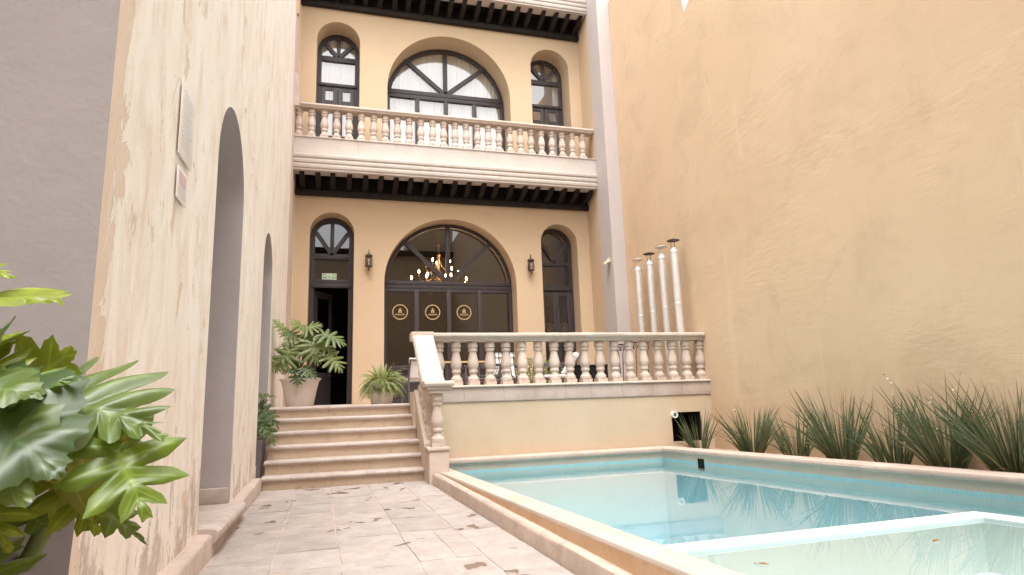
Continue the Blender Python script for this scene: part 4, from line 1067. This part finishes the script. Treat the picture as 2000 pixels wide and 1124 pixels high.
# ------------------------------------------------------------------ flue pipes
def flue(x, y, zt, dark, rust, label):
    t = thing('flue_pipe', label, 'flue pipe', (x, y, ZT), 'metal flue pipes standing by the ochre wall')
    p = MB(); r = .069
    p.lathe([(r,ZT),(r,2.60),(r+.004,2.603),(r+.004,2.625),(r,2.63),(r,zt-.235)], (x,y,0), 24); p.build('pipe', T_STEEL, t)
    c = MB(); c.lathe([(r+.006,zt-.245),(r+.008,zt-.225),(r+.002,zt-.215),(.042,zt-.15),(.036,zt-.145),(.034,zt-.19)], (x,y,0), 24, cap=False); c.build('cone', T_STEEL, t)
    for k in range(3):
        a = 2*pi*k/3 + .5; q = MB().tube([(x+.038*cos(a),y+.038*sin(a),zt-.17),(x+.045*cos(a),y+.045*sin(a),zt-.012)], .006, 6); q.build('strut', T_SOOT if dark else T_STEEL, t)
    h = MB(); h.lathe([(.115,zt-.022),(.117,zt-.016),(.06,zt+.008),(.0,zt+.024)], (x,y,0), 28, cap=False); h.lathe([(.113,zt-.021),(.05,zt+.002),(.0,zt+.016)], (x,y,0), 28, cap=False)
    h.build('rain_cap', T_SOOT if dark else T_STEEL, t)
flue(5.955, 11.27, 3.80, False, False, 'shortest-looking shiny flue pipe beside the grey pier')
flue(5.93, 10.72, 3.80, True, True, 'shiny flue pipe with dark cap next to the one beside the pier')
flue(5.905, 10.20, 3.80, False, False, 'shiny flue pipe with clean grey cap beside the blackest-capped one')
flue(5.88, 9.71, 3.80, True, False, 'nearest flue pipe with the sootiest black cap over the balustrade end')

# ------------------------------------------------------------------ wall lanterns
def lantern(x, z, label):
    t = thing('wall_lantern', label, 'lantern', (x, YF, z), 'iron lanterns flanking the large lower window')
    y = YF - .11
    b = MB(); b.lathe([(.045,0),(.05,.01),(.035,.02)], (0,0,0), 16); 
    for i, v in enumerate(b.v): b.v[i] = (x + v[0], YF - .001 - v[2], z - .06 + v[1]*1.5)
    b.tube([(x, YF-.01, z-.06),(x, YF-.05, z-.09),(x, y+.05, z-.03)], .012, 8); b.build('bracket', T_IRON, t)
    c = MB(); c.lathe([(.0,.175),(.03,.165),(.07,.135),(.083,.12),(.083,.105),(.055,.10),(.06,.085),(.075,.08)], (x,y,z), 20, cap=False); c.build('cap', T_IRON, t)
    g_ = MB(); g_.lathe([(.066,-.10),(.07,.0),(.066,.085)], (x,y,z), 20, cap=False); g_.build('glass', T_LGLASS, t)
    k = MB(); k.lathe([(.075,-.105),(.082,-.115),(.078,-.13),(.03,-.15),(.012,-.165),(.016,-.185),(.02,-.20),(.008,-.225),(0,-.23)], (x,y,z), 20)
    for a in range(6):
        q = 2*pi*a/6; k.tube([(x+.071*cos(q),y+.071*sin(q),z-.11),(x+.075*cos(q),y+.075*sin(q),z),(x+.071*cos(q),y+.071*sin(q),z+.09)], .005, 6)
    for zz in (-.045, .03):
        k.tube([(x+.076*cos(2*pi*a/24),y+.076*sin(2*pi*a/24),z+zz) for a in range(25)], .0045, 6)
    k.build('cage', T_IRON, t)
    h = MB().tube([(x, y+.03, z+.155),(x, y+.045, z+.21),(x, y+.02, z+.255),(x, y-.02, z+.25),(x, y-.03, z+.205),(x, y-.008, z+.18)], .008, 8); h.build('hook', T_IRON, t)
    l = MB().lathe([(.012,-.10),(.012,-.02),(.02,.0),(.018,.03),(.004,.06)], (x,y,z), 12); l.build('bulb', T_PAPER, t)
lantern(.660, 4.165, 'iron cage lantern between the open doorway and the large window')
lantern(4.415, 4.175, 'iron cage lantern between the large window and the closed double door')
# ------------------------------------------------------------------ chandelier
CH = thing('chandelier', 'brass chandelier with lit candle bulbs behind the large lower window', 'chandelier', (2.56, 15.8, 5.85))
st = MB(); st.lathe([(.015,5.9),(.015,5.2),(.05,5.15),(.02,5.1),(.025,4.95),(.06,4.88),(.03,4.8),(.03,4.5),(.07,4.42),(.05,4.3),(.025,4.2),(.06,4.05),(.02,3.9),(0,3.82)], (2.56,15.8,0), 14); st.build('stem', T_BRASS, CH)
rg = random.Random(2)
for n, R0, zb, off in ((5,.33,4.70,.3),(6,.52,4.40,.0),(8,.76,4.17,.25)):
    for k in range(n):
        a = 2*pi*k/n + off; c, s_ = cos(a), sin(a); zz = zb + rg.uniform(-.03,.03)
        P = [(2.56+c*r_, 15.8+s_*r_, z_) for r_, z_ in ((.03,zz+.05),(R0*.3,zz-.16),(R0*.7,zz-.26),(R0*.97,zz-.19),(R0,zz-.10))]
        ar = MB().tube(P, .007, 6); ar.lathe([(.0,zz-.11),(.035,zz-.10),(.012,zz-.085),(.011,zz-.02),(.0,zz-.02)], (2.56+c*R0,15.8+s_*R0,0), 8, cap=False)
        ao = ar.build('arm', T_BRASS, CH)
        bu = MB().lathe([(.009,zz-.02),(.021,zz+.01),(.022,zz+.025),(.012,zz+.055),(.0,zz+.07)], (2.56+c*R0,15.8+s_*R0,0), 10, cap=False); bu.build('bulb', T_BULB, ao)
# ------------------------------------------------------------------ exit sign, notices, floodlight, pvc pipe
EX = thing('exit_sign', 'small green and white emergency exit sign stuck above the open doorway', 'sign', (-.176, YF+.45, 3.9))
y = YF + .448
s_ = MB().box(-.333, -.02, y-.006, y, 3.828, 3.978, .003); s_.build('panel', T_SIGNW, EX)
gq = MB(); y -= .0065
def R2(a, b, c, d): gq.add([(a,y,c),(b,y,c),(b,y,d),(a,y,d)], [(0,1,2,3)])
for x0, m in ((-.315, 1), (-.038, -1)):
    for k in range(6):
        pass
    R2(min(x0,x0+m*.085), max(x0,x0+m*.085), 3.935, 3.96); R2(min(x0,x0+m*.085), max(x0,x0+m*.085), 3.862, 3.90)
    R2(min(x0,x0+m*.018), max(x0,x0+m*.018), 3.90, 3.935); R2(min(x0+m*.07,x0+m*.085), max(x0+m*.07,x0+m*.085), 3.90, 3.935)
gq.add([(-.205,y,3.862),(-.192,y,3.862),(-.175,y,3.90),(-.165,y,3.862),(-.15,y,3.862),(-.165,y,3.93),(-.19,y,3.93)], [(0,1,2,6),(2,3,4,5),(2,5,6)])
gq.add([(-.178+.011*cos(2*pi*k/10), y, 3.945+.011*sin(2*pi*k/10)) for k in range(10)], [tuple(range(10))])
gq.build('pictogram', T_GREEN, EX)
def notice(name, label, y0, y1, z0, z1, n, pink):
    t = thing(name, label, 'sign', (XW, (y0+y1)/2, z0)); x = -.920
    b = MB().box(x-.009, x, y0, y1, z0, z1, .002); b.build('board', T_PAPER, t)
    s_ = MB().box(XW+.001, x-.009, y0+.06, y1-.05, z0+.05, z1-.05); s_.build('batten', T_IRON, t)
    tx = MB(); rg = random.Random(n)
    def R3(mb, a, b, c, d): mb.add([(x+.0012,a,c),(x+.0012,b,c),(x+.0012,b,d),(x+.0012,a,d)], [(0,1,2,3)])
    h = z1 - z0; w = y1 - y0
    top = z1 - h*(.50 if pink else .14)
    for i in range(n):
        z = top - (top - z0 - h*.08)*i/n; q = y0 + w*.12
        end = y1 - w*rg.uniform(.1, .35)
        tx = MB()
        while q < end:
            l_ = w*rg.uniform(.04, .12); R3(tx, q, min(q+l_, end), z, z+h*.018); q += l_ + w*.025
        tx.build('print_line', T_PRINT, t)
    if pink:
        pk = MB(); q = y0 + w*.10
        R3(pk, y0+w*.08, y1-w*.12, z1-h*.14, z1-h*.11); R3(pk, y0+w*.08, y1-w*.12, z1-h*.47, z1-h*.44)
        while q < y1 - w*.16:
            l_ = w*.045; R3(pk, q, q+l_, z1-h*.42, z1-h*.16); q += w*rg.choice((.09,.12))
        pk.build('heading', T_PINKP, t)
notice('notice_board', 'large white notice board with faint lines of print high on the peeling wall', 3.86, 4.195, 2.495, 2.975, 13, False)
notice('notice_board', 'small white notice board with pink heading under the larger one', 3.88, 4.11, 2.225, 2.42, 5, True)
FL = thing('floodlight', 'small cream floodlight fixed to the side of the grey pier', 'light', (rp(12.6), 12.62, 4.05))
xx = rp(12.6)
m = MB().box(xx-.012, xx-.001, 12.52, 12.64, 4.0, 4.14, .004); m.build('base', T_CREAM, FL)
m = MB(); m.obox((xx-.10,12.52,4.02), (.8,.2,.35), (0,1,0), (-.35,0,.9), .11, .075, .022); m.build('lamp_head', T_CREAM, FL)
m = MB().tube([(xx-.01,12.58,4.09),(xx-.06,12.55,4.07),(xx-.08,12.53,4.04)], .01, 6); m.build('arm', T_CREAM, FL)
PV = MB(); c = Vector((5.345, YT-.02, .695))
ang = [2*pi*k/24 for k in range(24)]
vs = []
for yy, r_ in ((YT-.06,.052),(YT-.06,.033),(YT+.5,.033),(YT+.5,.052)):
    vs += [(5.352+r_*cos(a), yy, .690+r_*sin(a)) for a in ang]
PV.add(vs, [(24*r_+k, 24*r_+(k+1)%24, 24*((r_+1)%4)+(k+1)%24, 24*((r_+1)%4)+k) for r_ in range(4) for k in range(24)], True)
tag(PV.build('drain_pipe', T_PVC), 'white pipe end sticking out of the dark niche in the terrace wall', 'pipe')

# ------------------------------------------------------------------ terrace furniture
def armchair(name, x, y, rz, label, fabric, back_h=.90, w=.50, tilt=.22, group=None):
    t = thing(name, label, 'chair', (0,0,0), group); z0 = 0
    def T(mb, nm, mat):
        o = mb.build(nm, mat, None); o.parent = t; return o
    fr = MB(); hw = w/2
    for s_ in (-1, 1):
        fr.tube([(s_*hw,-.25,0),(s_*hw,-.25,.62),(s_*hw,-.18,.645),(s_*hw,.20,.63)], .016, 8)
        fr.tube([(s_*hw,.26,0),(s_*hw,.20,.40),(s_*(hw-.01),.22+tilt*.5,back_h-.02)], .016, 8)
        fr.box(s_*hw-.028, s_*hw+.028, -.28, .22, .64, .665, .006)
        fr.tube([(s_*hw,-.25,.40),(s_*hw,.22,.38)], .014, 8)
    for yy, zz in ((-.24,.40),(.21,.38)): fr.tube([(-hw,yy,zz),(hw,yy,zz)], .014, 8)
    fr.tube([(-hw,.22+tilt*.5,back_h-.02),(hw,.22+tilt*.5,back_h-.02)], .014, 8); T(fr, 'frame', T_GFRAME)
    se = MB().box(-hw+.02, hw-.02, -.26, .18, .405, .455, .018); T(se, 'seat', fabric)
    bk = MB(); n = Vector((0, tilt*.5/(back_h-.45), 1)).normalized(); u = Vector((1,0,0))
    bk.obox((0,.175+tilt*.25,(.46+back_h)/2), u, n.cross(u), n, hw-.025, .028, (back_h-.44)/2); T(bk, 'backrest', fabric)
    hd = MB(); hd.obox((0,.16+tilt*.5,back_h-.035), u, n.cross(u), n, hw-.01, .045, .045); T(hd, 'head_cushion', fabric)
    t.location = (x, y, ZT-.003); t.rotation_euler = (0,0,rz); return t
armchair('garden_chair', 3.13, 11.35, .12, 'grey metal armchair with plaid cushions seen square on through the balusters', T_PLAID, .90, .50)
armchair('garden_chair', 2.62, 11.15, -1.25, 'grey metal armchair with pale striped cushion turned sideways left of the plaid one', T_PLAID, .66, .46, .2)
armchair('garden_chair', 1.43, 11.25, pi+.15, 'white sling armchair beside the fern and the stair balustrade', T_SLING, .78, .46, .12)
armchair('garden_chair', 4.02, 11.25, -1.75, 'grey reclining armchair with tilted white back near the black-clothed table', T_SLING, .84, .52, .5)
t = thing('table', 'long table under a black cloth in front of the closed double door', 'table', (4.9, 11.7, ZT))
MB().box(4.52, 5.26, 11.5, 12.1, 1.645, 1.672, .006).build('tabletop', T_BLACK, t)
cl = MB(); P = []
n = 60
for k in range(n):
    f = k/n*4; e = int(f); q = f-e
    cx = [4.53,5.25,5.25,4.53]; cy = [11.51,11.51,12.09,12.09]
    x = cx[e] + (cx[(e+1)%4]-cx[e])*q; y = cy[e] + (cy[(e+1)%4]-cy[e])*q; P.append((x,y))
vs = []
for j in range(5):
    for k, (x, y) in enumerate(P): 
        d = 1 + .03*j/4*sin(k*1.9) + .02*j/4; vs.append((4.89+(x-4.89)*d, 11.8+(y-11.8)*d, 1.644 - .60*j/4))
cl.add(vs, [(n*j+k, n*j+(k+1)%n, n*(j+1)+(k+1)%n, n*(j+1)+k) for j in range(4) for k in range(n)], True)
cl.build('tablecloth', T_BLACK, t)
t = thing('table', 'light wood topped table against the large lower window', 'table', (2.75, 12.95, ZT))
MB().box(2.15, 3.45, 12.75, 13.3, 1.83, 1.868, .006).build('tabletop', T_WTOP, t)
for x, y in ((2.22,12.8),(3.38,12.8),(2.22,13.25),(3.38,13.25)): MB().box(x-.03, x+.03, y-.03, y+.03, ZT, 1.829).build('leg', T_WOOD, t)
MB().box(2.22, 3.38, 12.80, 12.82, 1.72, 1.829).build('apron', T_WOOD, t)
def iron_stand(x, y, h, label):
    t = thing('iron_stand', label, 'stand', (x, y, ZT), 'wrought iron stands by the pier')
    lg = MB()
    for s_ in (-1, 1):
        lg.tube([(x+s_*.012,y,ZT),(x+s_*.02,y,ZT+.25),(x+s_*.035,y,ZT+.6),(x+s_*.04,y,ZT+h-.16)], .0085, 6); lg.lathe([(0,-.02),(.018,0),(0,.02)], (x+s_*.038,y,ZT+h*.62), 8, cap=False)
    lg.lathe([(0,-.04),(.025,-.01),(.03,.03),(.012,.08)], (x,y,ZT+.12), 10); lg.tube([(x-.012,y,ZT+.12),(x-.09,y-.06,ZT+.005)], .008, 6); lg.tube([(x+.012,y,ZT+.12),(x+.09,y-.06,ZT+.005)], .008, 6); lg.tube([(x,y,ZT+.12),(x,y+.1,ZT+.005)], .008, 6)
    lg.build('leg', T_IRON, t)
    sc = MB()
    for s_ in (-1, 1):
        sc.tube([(x+s_*(.04+.035*sin(a)), y, ZT+h-.12+.045*(1-cos(a))+.0) for a in [k*.45 for k in range(12)]], .007, 6)
        sc.tube([(x+s_*.04,y,ZT+h-.16),(x+s_*.07,y,ZT+h-.1),(x+s_*.03,y,ZT+h-.05)], .007, 6)
    sc.lathe([(0,-.03),(.03,0),(0,.03)], (x,y,ZT+h-.10), 10, cap=False); sc.lathe([(0,0),(.07,.005),(.085,.02),(.07,.012),(0,.006)], (x,y,ZT+h-.02), 16, cap=False); sc.build('scroll_top', T_IRON, t)
iron_stand(4.95, 10.25, .93, 'black wrought iron stand nearest the black-clothed table')
iron_stand(5.24, 10.30, .97, 'black wrought iron stand in the middle of the three')
iron_stand(5.56, 10.45, .98, 'black wrought iron stand in front of the flue pipes')
def shrub(x, y, h, r, n, label, seed, pot_h=.28):
    t = thing('potted_shrub', label, 'potted plant', (x, y, ZT)); p = MB(); round_pot(p, x, y, ZT, ZT+pot_h, r*.5, r*.7, .01); p.build('pot', T_GPOT, t)
    rg = random.Random(seed); fo = MB(); fo.col = []; tr = MB()
    for k in range(7):
        a = rg.uniform(0,6.28); tr.tube([(x,y,ZT+pot_h-.05),(x+r*.3*cos(a),y+r*.3*sin(a),ZT+pot_h+h*.4),(x+r*.8*cos(a),y+r*.8*sin(a),ZT+pot_h+h*rg.uniform(.6,1))], .006, 5)
    tr.build('stem', T_STEM, t)
    for i in range(n):
        a = rg.uniform(0,6.28); q = rg.random(); zz = ZT+pot_h + h*q; rr = r*sqrt(rg.random())*(.5+.8*sin(pi*min(1,q*.9+.1))); b = Vector((x+rr*cos(a), y+rr*sin(a), zz))
        d = Vector((rg.uniform(-1,1), rg.uniform(-1,1), rg.uniform(-.3,1))).normalized()*rg.uniform(.03,.06); sd = d.orthogonal().normalized()*rg.uniform(.008,.016)
        fo.add([b, b+d*.5+sd, b+d, b+d*.5-sd], [(0,1,2,3)], True, rg.choice([(.20,.22,.08),(.14,.165,.06),(.27,.26,.11),(.09,.11,.045)]))
    fo.build('foliage', T_FERN, t, 0)
shrub(3.86, 12.2, .55, .26, 900, 'low leafy shrub in a pot behind the plaid armchair', 31)
shrub(4.30, 12.35, .52, .26, 900, 'low leafy shrub in a pot behind the reclining armchair', 32)
shrub(4.32, 12.95, .80, .13, 240, 'thin tall shrub in a pot against the ochre wall left of the double door', 33)
